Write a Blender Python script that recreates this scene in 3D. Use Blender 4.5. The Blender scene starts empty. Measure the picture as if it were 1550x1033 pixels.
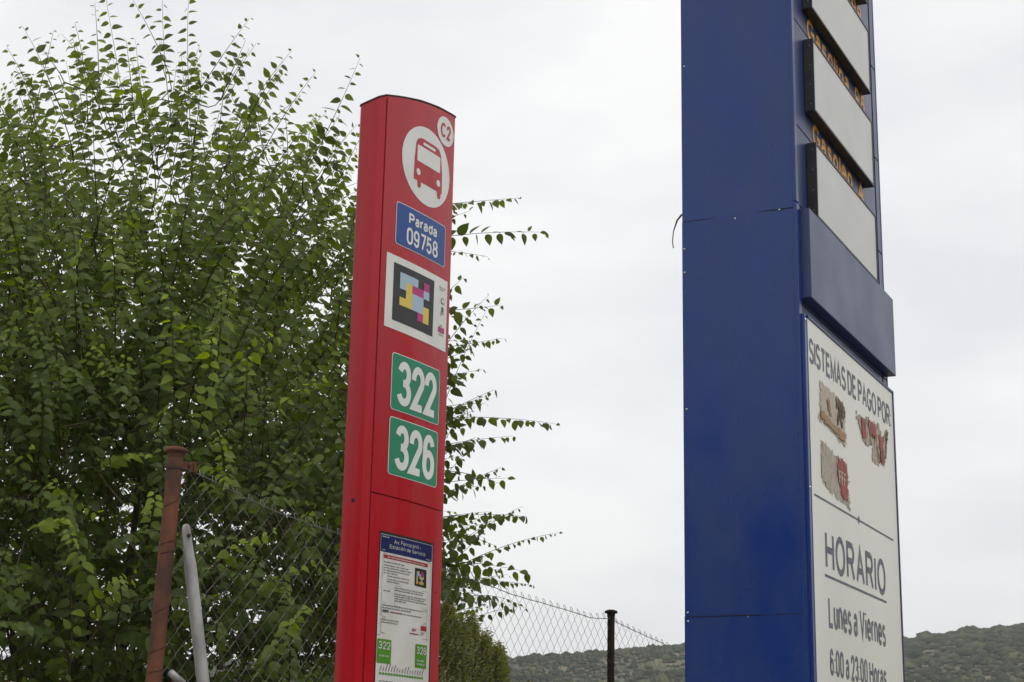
import bpy, bmesh, math, random
import numpy as np
from mathutils import Vector, Matrix, noise
random.seed(7); np.random.seed(7)
rad = math.radians
S = bpy.context.scene
COL = S.collection

# ------------------------------------------------------------------ camera
F_PX, PITCH, ROLL = 2549.6, 0.26411, 0.02016
cp, sp = math.cos(PITCH), math.sin(PITCH)
right0 = Vector((1, 0, 0)); up0 = Vector((0, -sp, cp)); fwd = Vector((0, cp, sp))
c_r = right0*math.cos(ROLL) + up0*math.sin(ROLL)
c_u = -right0*math.sin(ROLL) + up0*math.cos(ROLL)
EYE = Vector((0, 0, 1.6))
cam = bpy.data.cameras.new('camera'); cam.sensor_width = 36; cam.lens = F_PX/1550*36
cam.clip_start = 0.05; cam.clip_end = 6000
co = bpy.data.objects.new('camera', cam); COL.objects.link(co)
m = Matrix.Identity(4)
for i in range(3):
    m[i][0] = c_r[i]; m[i][1] = c_u[i]; m[i][2] = -fwd[i]; m[i][3] = EYE[i]
co.matrix_world = m
S.camera = co

def at(x, y, Y):
    """point of the place seen at photo pixel (x, y), at distance Y ahead"""
    d = c_r*((x-775)/F_PX) - c_u*((y-516.5)/F_PX) + fwd
    return EYE + d*(Y/d.y)

# ------------------------------------------------------------------ light
SUN_EL, SUN_AZ = rad(52), rad(150)      # azimuth clockwise from +Y
W = bpy.data.worlds.new('World'); S.world = W; W.use_nodes = True
nt = W.node_tree; nt.nodes.clear()
N = nt.nodes.new; L = nt.links.new
out = N('ShaderNodeOutputWorld')
sky = N('ShaderNodeTexSky'); sky.sky_type = 'NISHITA'; sky.sun_disc = False
sky.sun_elevation = SUN_EL; sky.sun_rotation = SUN_AZ
bg1 = N('ShaderNodeBackground'); bg1.inputs[1].default_value = 0.10
L(sky.outputs[0], bg1.inputs[0])
tc = N('ShaderNodeTexCoord')
mp = N('ShaderNodeMapping'); mp.inputs['Scale'].default_value = (1.6, 1.6, 4.2)
nz = N('ShaderNodeTexNoise'); nz.inputs['Scale'].default_value = 2.2; nz.inputs['Detail'].default_value = 5; nz.inputs['Roughness'].default_value = .5
L(tc.outputs['Generated'], mp.inputs[0]); L(mp.outputs[0], nz.inputs[0])
cr = N('ShaderNodeValToRGB')
cr.color_ramp.elements[0].position = .36; cr.color_ramp.elements[0].color = (.735, .745, .765, 1)
cr.color_ramp.elements[1].position = .62; cr.color_ramp.elements[1].color = (.895, .893, .885, 1)
L(nz.outputs['Fac'], cr.inputs[0])
bg2 = N('ShaderNodeBackground'); bg2.inputs[1].default_value = 1.15
L(cr.outputs[0], bg2.inputs[0])
mx = N('ShaderNodeMixShader'); mx.inputs[0].default_value = 0.93
L(bg1.outputs[0], mx.inputs[1]); L(bg2.outputs[0], mx.inputs[2]); L(mx.outputs[0], out.inputs[0])

sl = bpy.data.lights.new('sun', 'SUN'); sl.energy = 1.1; sl.angle = rad(25); sl.color = (1, .97, .92)
so = bpy.data.objects.new('sun', sl); COL.objects.link(so)
sd = Vector((math.sin(SUN_AZ)*math.cos(SUN_EL), math.cos(SUN_AZ)*math.cos(SUN_EL), math.sin(SUN_EL)))
so.rotation_euler = (-sd).to_track_quat('-Z', 'Y').to_euler()

V = S.view_settings
V.view_transform = 'Standard'; V.look = 'None'; V.gamma = 1; V.use_curve_mapping = False; V.exposure = 0.07

# ------------------------------------------------------------------ helpers
def tag(o, label=None, cat=None, group=None, kind=None):
    if label: o['label'] = label
    if cat: o['category'] = cat
    if group: o['group'] = group
    if kind: o['kind'] = kind
    return o

def empty(name, loc=(0, 0, 0), rz=0):
    o = bpy.data.objects.new(name, None); COL.objects.link(o)
    o.location = loc; o.rotation_euler = (0, 0, rz); o.empty_display_size = .2
    return o

def link(name, me, mat=None, parent=None, smooth=False):
    o = bpy.data.objects.new(name, me); COL.objects.link(o)
    if mat and not me.materials: me.materials.append(mat)
    if parent: o.parent = parent
    if smooth:
        me.polygons.foreach_set('use_smooth', [True]*len(me.polygons))
    return o

class MB:
    def __init__(s): s.v = []; s.f = []
    def add(s, vs, fs):
        b = len(s.v); s.v += [tuple(v) for v in vs]; s.f += [tuple(i+b for i in f) for f in fs]
    def box(s, x0, x1, y0, y1, z0, z1):
        s.add([(x0,y0,z0),(x1,y0,z0),(x1,y1,z0),(x0,y1,z0),(x0,y0,z1),(x1,y0,z1),(x1,y1,z1),(x0,y1,z1)],
              [(0,3,2,1),(4,5,6,7),(0,1,5,4),(1,2,6,5),(2,3,7,6),(3,0,4,7)])
    def prism(s, poly, y0, y1):
        """polygon in x,z (counter clockwise seen from -y), from y0 (front) to y1"""
        n = len(poly)
        s.add([(x, y0, z) for x, z in poly]+[(x, y1, z) for x, z in poly],
              [tuple(range(n)), tuple(range(2*n-1, n-1, -1))]+[(i, i+n, (i+1) % n+n, (i+1) % n) for i in range(n)])
    def flat(s, poly, y):
        s.add([(x, y, z) for x, z in poly], [tuple(range(len(poly)))])
    def tube(s, pts, radii, n=6, cap=True):
        pts = [Vector(p) for p in pts]
        if not hasattr(radii, '__len__'): radii = [radii]*len(pts)
        b = len(s.v); ref = None
        for i, p in enumerate(pts):
            t = (pts[min(i+1, len(pts)-1)]-pts[max(i-1, 0)])
            if t.length < 1e-9: t = Vector((0, 0, 1))
            t.normalize()
            if ref is None:
                ref = Vector((0, 0, 1)) if abs(t.z) < .9 else Vector((1, 0, 0))
            a = (ref - t*ref.dot(t))
            if a.length < 1e-6: a = t.orthogonal()
            a.normalize(); ref = a; c = t.cross(a)
            for k in range(n):
                an = 2*math.pi*k/n
                s.v.append(tuple(p+(a*math.cos(an)+c*math.sin(an))*radii[i]))
        for i in range(len(pts)-1):
            for k in range(n):
                s.f.append((b+i*n+k, b+i*n+(k+1) % n, b+(i+1)*n+(k+1) % n, b+(i+1)*n+k))
        if cap:
            s.f.append(tuple(b+k for k in range(n-1, -1, -1)))
            s.f.append(tuple(b+(len(pts)-1)*n+k for k in range(n)))
    def lathe(s, cx, cy, prof, n=24):
        b = len(s.v)
        for r, z in prof:
            for k in range(n):
                an = 2*math.pi*k/n; s.v.append((cx+r*math.cos(an), cy+r*math.sin(an), z))
        for i in range(len(prof)-1):
            for k in range(n):
                s.f.append((b+i*n+k, b+i*n+(k+1) % n, b+(i+1)*n+(k+1) % n, b+(i+1)*n+k))
    def build(s, name, mat, parent=None, bevel=0, smooth=False, seg=2):
        me = bpy.data.meshes.new(name); me.from_pydata(s.v, [], s.f); me.update()
        if bevel:
            bm = bmesh.new(); bm.from_mesh(me)
            bmesh.ops.bevel(bm, geom=[e for e in bm.edges if len(e.link_faces) == 2 and e.calc_face_angle(0) > .4], offset=bevel, segments=seg, affect='EDGES', profile=.5)
            bm.to_mesh(me); bm.free()
        return link(name, me, mat, parent, smooth)

def rrect(x0, x1, z0, z1, r, n=5):
    p = []
    for cx, cz, a in ((x1-r, z0+r, -90), (x1-r, z1-r, 0), (x0+r, z1-r, 90), (x0+r, z0+r, 180)):
        for k in range(n+1):
            t = rad(a+90*k/n); p.append((cx+r*math.cos(t), cz+r*math.sin(t)))
    return p

def ell(cx, cz, rx, rz, n=40):
    return [(cx+rx*math.cos(2*math.pi*k/n), cz+rz*math.sin(2*math.pi*k/n)) for k in range(n)]

# ------------------------------------------------------------------ materials
MATS = {}
def mat(name, col, rough=.5, spec=.5, metal=0, coat=0, coat_rough=.1):
    m = bpy.data.materials.new(name); m.use_nodes = True
    b = m.node_tree.nodes['Principled BSDF']
    b.inputs['Base Color'].default_value = (*col, 1); b.inputs['Roughness'].default_value = rough
    b.inputs['Specular IOR Level'].default_value = spec; b.inputs['Metallic'].default_value = metal
    b.inputs['Coat Weight'].default_value = coat; b.inputs['Coat Roughness'].default_value = coat_rough
    MATS[name] = m
    return m

def vary(m, col2, scale=6, detail=6, lo=.4, hi=.65, bump=0, bscale=None, stretch=(1, 1, 1), rough2=None, coord='Object', dist=.01):
    """mix a second colour by noise, optional bump"""
    nt = m.node_tree; N = nt.nodes.new; L = nt.links.new; b = nt.nodes['Principled BSDF']
    tc = N('ShaderNodeTexCoord'); mp = N('ShaderNodeMapping'); mp.inputs['Scale'].default_value = stretch
    L(tc.outputs[coord], mp.inputs[0])
    nz = N('ShaderNodeTexNoise'); nz.inputs['Scale'].default_value = scale; nz.inputs['Detail'].default_value = detail
    L(mp.outputs[0], nz.inputs[0])
    mr = N('ShaderNodeMapRange'); mr.inputs[1].default_value = lo; mr.inputs[2].default_value = hi
    L(nz.outputs['Fac'], mr.inputs[0])
    if col2:
        mx = N('ShaderNodeMix'); mx.data_type = 'RGBA'
        c0 = b.inputs['Base Color'].default_value[:]
        mx.inputs[6].default_value = c0; mx.inputs[7].default_value = (*col2, 1)
        L(mr.outputs[0], mx.inputs[0]); L(mx.outputs[2], b.inputs['Base Color'])
    if rough2 is not None:
        r = N('ShaderNodeMapRange'); r.inputs[3].default_value = b.inputs['Roughness'].default_value; r.inputs[4].default_value = rough2
        L(mr.outputs[0], r.inputs[0]); L(r.outputs[0], b.inputs['Roughness'])
    if bump:
        n2 = N('ShaderNodeTexNoise'); n2.inputs['Scale'].default_value = bscale or scale; n2.inputs['Detail'].default_value = 3
        L(mp.outputs[0], n2.inputs[0])
        bp = N('ShaderNodeBump'); bp.inputs['Strength'].default_value = bump; bp.inputs['Distance'].default_value = dist
        L(n2.outputs['Fac'], bp.inputs['Height']); L(bp.outputs[0], b.inputs['Normal'])
    return m

blue = vary(mat('blue_paint', (.007, .034, .190), .20, .45), (.020, .046, .155), 4.5, 9, .38, .78, bump=.32, bscale=3.0, rough2=.42, dist=.030, stretch=(1, 1, .45))
blue2 = vary(mat('blue_paint_greyer', (.020, .036, .125), .33, .5), (.035, .05, .12), 3, 8, .35, .75, bump=.2, bscale=2.5, rough2=.45, dist=.02)  # greyer blue of the price-side sheets and fascia
darkblue = mat('dark_blue_edge', (.008, .02, .09), .4)
red = vary(mat('red_paint', (.41, .004, .013), .22, .42), (.34, .012, .019), 9, 9, .40, .78, bump=.10, bscale=6, rough2=.42, dist=.012, stretch=(1, 1, .16))
reddark = mat('dark_red_rim', (.05, .005, .008), .5)
white = vary(mat('white_vinyl', (.72, .72, .70), .45, .4), (.64, .64, .61), 9, 8, .4, .7)
panelw = vary(mat('yellowed_white_sheet', (.74, .735, .675), .38, .45), (.66, .65, .58), 1.6, 9, .38, .72, stretch=(1, 1, .35))
stopblue = vary(mat('stop_plate_blue', (.018, .065, .27), .4, .4), (.03, .075, .25), 12, 6)
green = vary(mat('route_green', (.014, .225, .115), .45, .4), (.02, .20, .11), 14, 6)
postgreen = mat('timetable_green', (.11, .33, .03), .5, .3)
navy = mat('timetable_navy', (.018, .028, .13), .45, .4)
paper = vary(mat('poster_paper', (.82, .81, .77), .5, .35), (.72, .71, .66), 10, 5)
inkgrey = mat('ink_grey', (.12, .12, .13), .6)
inkred = mat('ink_red', (.45, .03, .04), .6)
graph = vary(mat('graphite_print', (.030, .028, .032), .5, .4), (.04, .038, .042), 20, 4)
cyan = mat('pale_blue_print', (.36, .47, .58), .5)
yellow = mat('yellow_print', (.66, .50, .08), .5)
magenta = mat('magenta_print', (.42, .035, .17), .5)
letgrey = vary(mat('weathered_grey_lettering', (.10, .105, .14), .55), (.17, .175, .20), 30, 6)
orange = vary(mat('faded_orange_lettering', (.88, .44, .05), .5), (.70, .26, .03), 40, 4)
black = vary(mat('black_housing', (.012, .012, .014), .45), (.022, .022, .022), 15, 6)
inkblack = mat('black_gap', (.004, .004, .005), .7)
screwm = mat('screw_metal', (.55, .55, .55), .3, .5, 1)
rust = vary(mat('rusty_paint', (.165, .060, .030), .75, .3), (.070, .036, .024), 14, 9, .38, .62, bump=.5, bscale=60, stretch=(1, 1, .5), dist=.004)
rust2 = vary(mat('dark_rust', (.040, .026, .022), .8, .3), (.065, .032, .022), 25, 8, .4, .6, bump=.4, bscale=60, dist=.003)
galv = vary(mat('galvanised_steel', (.46, .46, .45), .55, .5, .25), (.26, .255, .24), 18, 9, .38, .70, bump=.2, bscale=40, stretch=(1, 1, .4), dist=.002)
wire_m = vary(mat('old_wire', (.20, .19, .175), .65, .5, .2), (.11, .09, .075), 9, 4)
bark = vary(mat('bark', (.085, .068, .05), .9, .2), (.05, .042, .033), 30, 8, bump=.6, bscale=50, stretch=(1, 1, .3))
twigm = mat('green_brown_twig', (.09, .075, .04), .8, .2)

# LED price screen: faint grid of dots under a dusty cover
screen = mat('led_screen_cover', (.43, .43, .415), .33, .5)
nt = screen.node_tree; N = nt.nodes.new; L = nt.links.new; b = nt.nodes['Principled BSDF']
tc = N('ShaderNodeTexCoord'); vo = N('ShaderNodeTexVoronoi'); vo.inputs['Scale'].default_value = 95; vo.inputs['Randomness'].default_value = 0
L(tc.outputs['Object'], vo.inputs[0])
mr = N('ShaderNodeMapRange'); mr.inputs[1].default_value = .18; mr.inputs[2].default_value = .34
L(vo.outputs['Distance'], mr.inputs[0])
nz = N('ShaderNodeTexNoise'); nz.inputs['Scale'].default_value = 4; nz.inputs['Detail'].default_value = 8
L(tc.outputs['Object'], nz.inputs[0])
m1 = N('ShaderNodeMix'); m1.data_type = 'RGBA'; m1.inputs[6].default_value = (.42, .415, .395, 1); m1.inputs[7].default_value = (.60, .60, .585, 1)
L(nz.outputs['Fac'], m1.inputs[0])
m2 = N('ShaderNodeMix'); m2.data_type = 'RGBA'; m2.inputs[6].default_value = (.33, .33, .32, 1)
L(mr.outputs[0], m2.inputs[0]); L(m1.outputs[2], m2.inputs[7]); L(m2.outputs[2], b.inputs['Base Color'])

def leaf_mat(name, dark, mid, young, trans=.45):
    m = bpy.data.materials.new(name); m.use_nodes = True
    nt = m.node_tree; nt.nodes.clear(); N = nt.nodes.new; L = nt.links.new
    o = N('ShaderNodeOutputMaterial')
    g = N('ShaderNodeNewGeometry'); oi = N('ShaderNodeObjectInfo')
    ad = N('ShaderNodeMath'); ad.operation = 'ADD'; L(g.outputs['Random Per Island'], ad.inputs[0]); L(oi.outputs['Random'], ad.inputs[1])
    fr = N('ShaderNodeMath'); fr.operation = 'FRACT'; L(ad.outputs[0], fr.inputs[0])
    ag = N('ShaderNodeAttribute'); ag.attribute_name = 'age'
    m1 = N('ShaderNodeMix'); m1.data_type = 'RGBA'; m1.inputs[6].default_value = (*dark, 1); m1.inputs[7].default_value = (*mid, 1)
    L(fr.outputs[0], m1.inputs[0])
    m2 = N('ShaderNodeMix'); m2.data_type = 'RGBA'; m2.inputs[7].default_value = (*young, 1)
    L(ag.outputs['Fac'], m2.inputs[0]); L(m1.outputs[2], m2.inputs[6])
    # fine mottling on each blade
    tc = N('ShaderNodeTexCoord'); nz = N('ShaderNodeTexNoise'); nz.inputs['Scale'].default_value = 60; nz.inputs['Detail'].default_value = 3
    L(tc.outputs['Object'], nz.inputs[0])
    mr = N('ShaderNodeMapRange'); mr.inputs[3].default_value = .72; mr.inputs[4].default_value = 1.25; L(nz.outputs['Fac'], mr.inputs[0])
    hs = N('ShaderNodeHueSaturation'); L(mr.outputs[0], hs.inputs['Value']); L(m2.outputs[2], hs.inputs['Color'])
    pb = N('ShaderNodeBsdfPrincipled'); pb.inputs['Roughness'].default_value = .5; pb.inputs['Specular IOR Level'].default_value = .38
    L(hs.outputs[0], pb.inputs['Base Color'])
    tr = N('ShaderNodeBsdfTranslucent')
    h2 = N('ShaderNodeHueSaturation'); h2.inputs['Saturation'].default_value = 1.15; h2.inputs['Hue'].default_value = .49; h2.inputs['Value'].default_value = 2.0
    L(hs.outputs[0], h2.inputs['Color']); L(h2.outputs[0], tr.inputs[0])
    ms = N('ShaderNodeMixShader'); ms.inputs[0].default_value = trans
    L(pb.outputs[0], ms.inputs[1]); L(tr.outputs[0], ms.inputs[2]); L(ms.outputs[0], o.inputs[0])
    return m
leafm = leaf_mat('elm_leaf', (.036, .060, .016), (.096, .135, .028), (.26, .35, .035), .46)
bushm = leaf_mat('bush_leaf', (.12, .155, .04), (.28, .30, .09), (.45, .45, .07), .45)

# ------------------------------------------------------------------ stroke lettering
def A(cx, cy, rx, ry, a0, a1, n=None):
    n = n or max(4, int(abs(a1-a0)/15))
    return [(cx+rx*math.cos(rad(a0+(a1-a0)*k/n)), cy+ry*math.sin(rad(a0+(a1-a0)*k/n))) for k in range(n+1)]
X = .73
_o = A(.5, .365, .5, .365, 0, 360)
_O = A(.5, .5, .5, .5, 0, 360, 30)
GL = {
 'S': (.80, [A(.5,.745,.46,.255,25,270)+A(.5,.245,.5,.245,90,-155)[1:]]),
 'I': (.0, [[(0,0),(0,1)]]), 'T': (.80, [[(0,1),(1,1)], [(.5,0),(.5,1)]]),
 'E': (.74, [[(1,1),(0,1),(0,0),(1,0)], [(0,.52),(.9,.52)]]),
 'F': (.70, [[(1,1),(0,1),(0,0)], [(0,.52),(.85,.52)]]),
 'M': (1.0, [[(0,0),(0,1),(.5,.08),(1,1),(1,0)]]),
 'A': (.92, [[(0,0),(.5,1),(1,0)], [(.19,.34),(.81,.34)]]),
 'D': (.84, [[(.5,1),(0,1),(0,0),(.5,0)]+A(.5,.5,.5,.5,-90,90)]),
 'P': (.78, [[(0,0),(0,1),(.6,1)]+A(.62,.745,.38,.255,90,-90)+[(0,.49)]]),
 'G': (.95, [A(.5,.5,.5,.5,40,345)+[(.99,.46),(.58,.46)]]),
 'C': (.90, [A(.5,.5,.5,.5,42,318)]), 'O': (.98, [_O]),
 'R': (.84, [[(0,0),(0,1),(.6,1)]+A(.62,.755,.34,.245,90,-90)+[(0,.51)], [(.55,.51),(1,0)]]),
 'H': (.84, [[(0,0),(0,1)], [(1,0),(1,1)], [(0,.52),(1,.52)]]),
 'L': (.66, [[(0,1),(0,0),(1,0)]]), 'V': (.88, [[(0,1),(.5,0),(1,1)]]),
 'N': (.84, [[(0,0),(0,1),(1,0),(1,1)]]), 'B': (.8, [[(.55,.52),(0,.52),(0,1),(.55,1)]+A(.55,.76,.36,.24,90,-90), [(0,.52),(0,0),(.55,0)]+A(.58,.26,.42,.26,-90,90)]),
 'a': (.60, [A(.48,.52,.42,.21,165,0)+[(.9,.52),(.9,.1),(1,0)], [(.9,.42),(.4,.40)]+A(.38,.2,.38,.2,90,270)[1:]+[(.6,.02),(.9,.16)]]),
 'c': (.58, [A(.5,.365,.5,.365,45,315)]), 'd': (.62, [[(1,1),(1,0)], A(.48,.365,.48,.365,20,340)]),
 'e': (.64, [[(0.02,.36),(1,.36)]+A(.5,.365,.5,.365,0,315)[1:]]),
 'i': (.0, [[(0,0),(0,X)], [(0,.93),(0,1.0)]]), 'l': (.0, [[(0,0),(0,1)]]),
 'n': (.58, [[(0,0),(0,X)], [(0,.45)]+A(.5,.45,.5,.28,180,0)+[(1,0)]]),
 'u': (.58, [[(1,X),(1,0)], [(0,X),(0,.28)]+A(.5,.28,.5,.28,180,360)[1:]]),
 'o': (.64, [_o]), 'r': (.32, [[(0,0),(0,X)], [(0,.42)]+A(1,.40,1,.31,180,80)]),
 's': (.54, [A(.5,.545,.46,.185,25,270)+A(.5,.18,.5,.18,90,-155)[1:]]),
 't': (.30, [[(.35,.95),(.35,.1),(.6,0),(1,0)], [(0,X),(1,X)]]),
 'v': (.58, [[(0,X),(.5,0),(1,X)]]),
 'z': (.55, [[(0,X),(1,X),(0,0),(1,0)]]),
 'm': (.95, [[(0,0),(0,X)], [(0,.5)]+A(.25,.5,.25,.22,180,0)+[(.5,0)], [(.5,.5)]+A(.75,.5,.25,.22,180,0)+[(1,0)]]),
 '0': (.62, [A(.5,.72,.5,.28,0,180)+A(.5,.28,.5,.28,180,360)+[(1,.72)]]),
 '2': (.60, [[(.0,.70)]+A(.5,.73,.5,.27,170,-25)+[(.02,0),(1,0)]]),
 '3': (.60, [A(.48,.76,.46,.24,165,-80)+[(.35,.52)], [(.35,.52)]+A(.48,.27,.52,.25,80,-165)]),
 '5': (.60, [[(.95,1),(.14,1),(.05,.52)]+A(.47,.33,.5,.31,130,-160)]),
 '6': (.60, [A(.52,.74,.45,.26,15,180)+[(.03,.3)]+A(.5,.29,.5,.29,180,360)+A(.5,.32,.5,.27,0,180)[1:]]),
 '7': (.60, [[(0,1),(1,1),(.75,.6),(.35,0)]]),
 '8': (.60, [A(.5,.765,.43,.235,-90,270), A(.5,.265,.5,.265,-90,270)]),
 '9': (.60, [A(.48,.26,.45,.26,195,360)+[(.97,.7)]+A(.5,.71,.5,.29,0,180)+A(.5,.68,.5,.27,180,360)[1:]]),
 ':': (.0, [[(0,.06),(0,.12)], [(0,.60),(0,.66)]]), '.': (.0, [[(0,0),(0,.05)]]), '-': (.35, [[(0,.38),(1,.38)]]), ' ': (.28, []),
}
GL['ó'] = (GL['o'][0], GL['o'][1]+[[(.42,.88),(.68,1.05)]])
def ribbon(mb, pts, w, y):
    P = [Vector(p) for p in pts]
    Q = [P[0]]
    for p in P[1:]:
        if (p-Q[-1]).length > w*.04: Q.append(p)
    P = Q; n = len(P)
    if n < 2: return
    closed = (P[0]-P[-1]).length < w*.3 and n > 4
    if closed: P[-1] = P[0].copy()
    b = len(mb.v)
    for i in range(n):
        if closed and i in (0, n-1): d0 = (P[-1]-P[-2]).normalized(); d1 = (P[1]-P[0]).normalized()
        else:
            d0 = (P[i]-P[i-1]).normalized() if i else (P[1]-P[0]).normalized()
            d1 = (P[i+1]-P[i]).normalized() if i < n-1 else d0
        t = d0+d1
        if t.length < .2: t = d0
        t.normalize(); nr = Vector((-t.y, t.x)); k = 1/max(.45, nr.dot(Vector((-d0.y, d0.x))))
        a = P[i]+nr*w/2*k; c = P[i]-nr*w/2*k
        mb.v += [(a.x, y, a.y), (c.x, y, c.y)]
    for i in range(n-1):
        mb.f.append((b+2*i, b+2*i+1, b+2*i+3, b+2*i+2))

def letters(name, text, x0, x1, z0, z1, y, mat, parent, sw=.13, gap=.20, xs=None):
    """lettering between x0..x1, baseline z0, cap line z1"""
    H = z1-z0; w = sw*H; h = H-w
    adv = []; tot = 0
    for ch in text:
        g = GL[ch][0]; adv.append(tot); tot += g + (gap+sw if ch != ' ' else .10)
    tot -= gap+sw
    k = (x1-x0-w)/tot
    mb = MB(); j = 0
    for ch, a in zip(text, adv):
        gw, strokes = GL[ch]
        for st in strokes:
            ribbon(mb, [(x0+w/2+(a+gw*px)*k, z0+w/2+pz*h) for px, pz in st], w, y-j % 3*.00012); j += 1
    return mb.build(name, mat, parent)

def scribble(mb, x0, x1, z, h, y, rnd):
    """a line of tiny print: word-length dashes"""
    x = x0
    while x < x1:
        w = rnd.uniform(.004, .014)
        if x+w > x1: break
        k = x
        while k < x+w:
            q = rnd.uniform(.0012, .002); mb.flat([(k, z), (k+q*.7, z), (k+q*.7, z+h*rnd.uniform(.6, 1)), (k, z+h*rnd.uniform(.6, 1))], y); k += q
        x += w+rnd.uniform(.002, .0035)

# ------------------------------------------------------------------ ground and setting
def grid_mesh(name, xs, ys, zf, mat, kind='structure'):
    vs = [(x, y, zf(x, y)) for y in ys for x in xs]; nx = len(xs)
    fs = [(j*nx+i, j*nx+i+1, (j+1)*nx+i+1, (j+1)*nx+i) for j in range(len(ys)-1) for i in range(nx-1)]
    me = bpy.data.meshes.new(name); me.from_pydata(vs, [], fs); me.update()
    o = link(name, me, mat, smooth=True); o['kind'] = kind
    return o
def mono(rel, a, b, n): return [a+(b-a)*(i/n)**rel for i in range(n+1)]

dry = vary(mat('dry_ground', (.20, .17, .11), .95, .2), (.10, .11, .05), .35, 9, .4, .6, bump=.5, bscale=3)
asph = vary(mat('asphalt', (.055, .055, .056), .9, .3), (.08, .08, .078), 3, 9, bump=.4, bscale=80)
conc = vary(mat('pavement_concrete', (.30, .29, .27), .85, .3), (.23, .22, .20), 3, 9, bump=.3, bscale=30)
hillm = vary(mat('scrub_hillside', (.17, .15, .10), .95, .1), (.075, .085, .045), .06, 9, .40, .58, bump=0)

grid_mesh('ground', [-2500, -600, -100, -20, 20, 100, 600, 2500], [-2500, -600, -100, -20, 0, 20, 100, 250, 600, 2500], lambda x, y: -.15, dry)
o = MB(); o.box(-60, 60, -9, -1.2, -.146, -.142); road = o.build('road', asph); road['kind'] = 'structure'
o = MB()
for k in range(12): o.box(-58+k*10, -54+k*10, -5.2, -5.08, -.1379, -.1375)
mk = o.build('road_marking', mat('road_white', (.7, .7, .68), .6)); mk['kind'] = 'structure'
pav = tag(empty('pavement'), kind='structure')
slab = MB(); slab.box(-.298, .298, -.298, .298, -.05, 0); sm = slab.build('paving_slab', conc, pav, bevel=.006, seg=1)
first = True
for ix in range(-6, 9):
    for iy in range(0, 16):
        o = sm if first else bpy.data.objects.new('paving_slab', sm.data)
        if not first: COL.objects.link(o); o.parent = pav
        first = False
        o.location = (ix*.6, -.6+iy*.6, random.uniform(-.002, .002))
o = MB(); o.box(-60, 60, -.95, 8.72, -.148, -.052); pb = o.build('pavement_base', conc, pav)
o = MB(); o.box(-60, 60, -1.15, -.952, -.14, .0); kb = o.build('kerb', conc, None, bevel=.012); kb['kind'] = 'structure'
# the fence line, its plinth and the raised plot behind it
FAZ = rad(30); FO = Vector((-1.087, 5.4, 0)); fu = Vector((math.sin(FAZ), math.cos(FAZ), 0)); fn = Vector((-fu.y, fu.x, 0))
o = MB(); o.box(-.4, 7.0, -.09, .09, -.15, .55)
pl = empty('plinth_wall', FO, math.atan2(fu.y, fu.x)); tag(pl, 'low concrete plinth wall carrying the chain link fence', 'wall')
for k in range(20):
    q = MB(); q.box(-6.2+k*1.06, -6.2+k*1.06+1.054, -.09, .09, -.15, .55); q.build('wall_block', conc, pl, bevel=.008, seg=1)
def plot_z(x, y):
    p = Vector((x, y, 0))-FO; d = p.dot(fn)
    return .40+.08*noise.noise(Vector((x*.6, y*.6, 0)))
bk = bpy.data.meshes.new('raised_earth')
vs = []; fs = []
NX, NY = 40, 40
for j in range(NY+1):
    for i in range(NX+1):
        p = FO+fu*(-6+i*.5)+fn*(.05+j*.45); z = plot_z(p.x, p.y)
        if i in (0, NX) or j == NY: z = -.16
        vs.append((p.x, p.y, z))
fs = [(j*(NX+1)+i, j*(NX+1)+i+1, (j+1)*(NX+1)+i+1, (j+1)*(NX+1)+i) for j in range(NY) for i in range(NX)]
bk.from_pydata(vs, [], fs); e = link('raised_earth', bk, dry, smooth=True); e['kind'] = 'structure'

# hills: ridge elevation seen from the pavement, by azimuth
RID = [(-60, 2.2), (-30, 3.3), (-12, 4.0), (0, 4.36), (2.1, 4.55), (5.85, 4.98), (9, 5.0), (13.2, 5.15), (14.9, 5.42), (17, 5.62), (22, 5.9), (35, 5.2), (60, 3.0)]
def ridge(az): return np.interp(az, [r[0] for r in RID], [r[1] for r in RID])
def hill_z(x, y):
    d = math.hypot(x, y); az = math.degrees(math.atan2(x, y))
    R0, R1 = 260, 720
    H = 1.6+math.tan(rad(float(ridge(az))))*R1
    if d <= R1: t = max(0, (d-R0)/(R1-R0)); k = t*t*(3-2*t)*.35+t*.65
    else: t = (d-R1)/500; k = max(0, 1-t*t*.9)
    n = noise.fractal(Vector((x*.006, y*.006, 1.3)), 1, 2, 5)*7*min(1, k*2)*(1.0 if d < R1*.93 else .35)
    return -.3+H*k+n*(.4+.6*(1-abs(k-.5)*2))
azs = np.linspace(-60, 60, 241); ds = np.concatenate([np.linspace(255, 520, 28), np.linspace(530, 760, 48), np.linspace(775, 1220, 14)])
vs = []
for d in ds:
    for a in azs:
        x, y = d*math.sin(rad(a)), d*math.cos(rad(a)); vs.append((x, y, hill_z(x, y)))
n = len(azs)
fs = [(j*n+i, j*n+i+1, (j+1)*n+i+1, (j+1)*n+i) for j in range(len(ds)-1) for i in range(n-1)]
me = bpy.data.meshes.new('hills'); me.from_pydata(vs, [], fs); h = link('hills', me, hillm, smooth=True); h['kind'] = 'structure'

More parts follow.
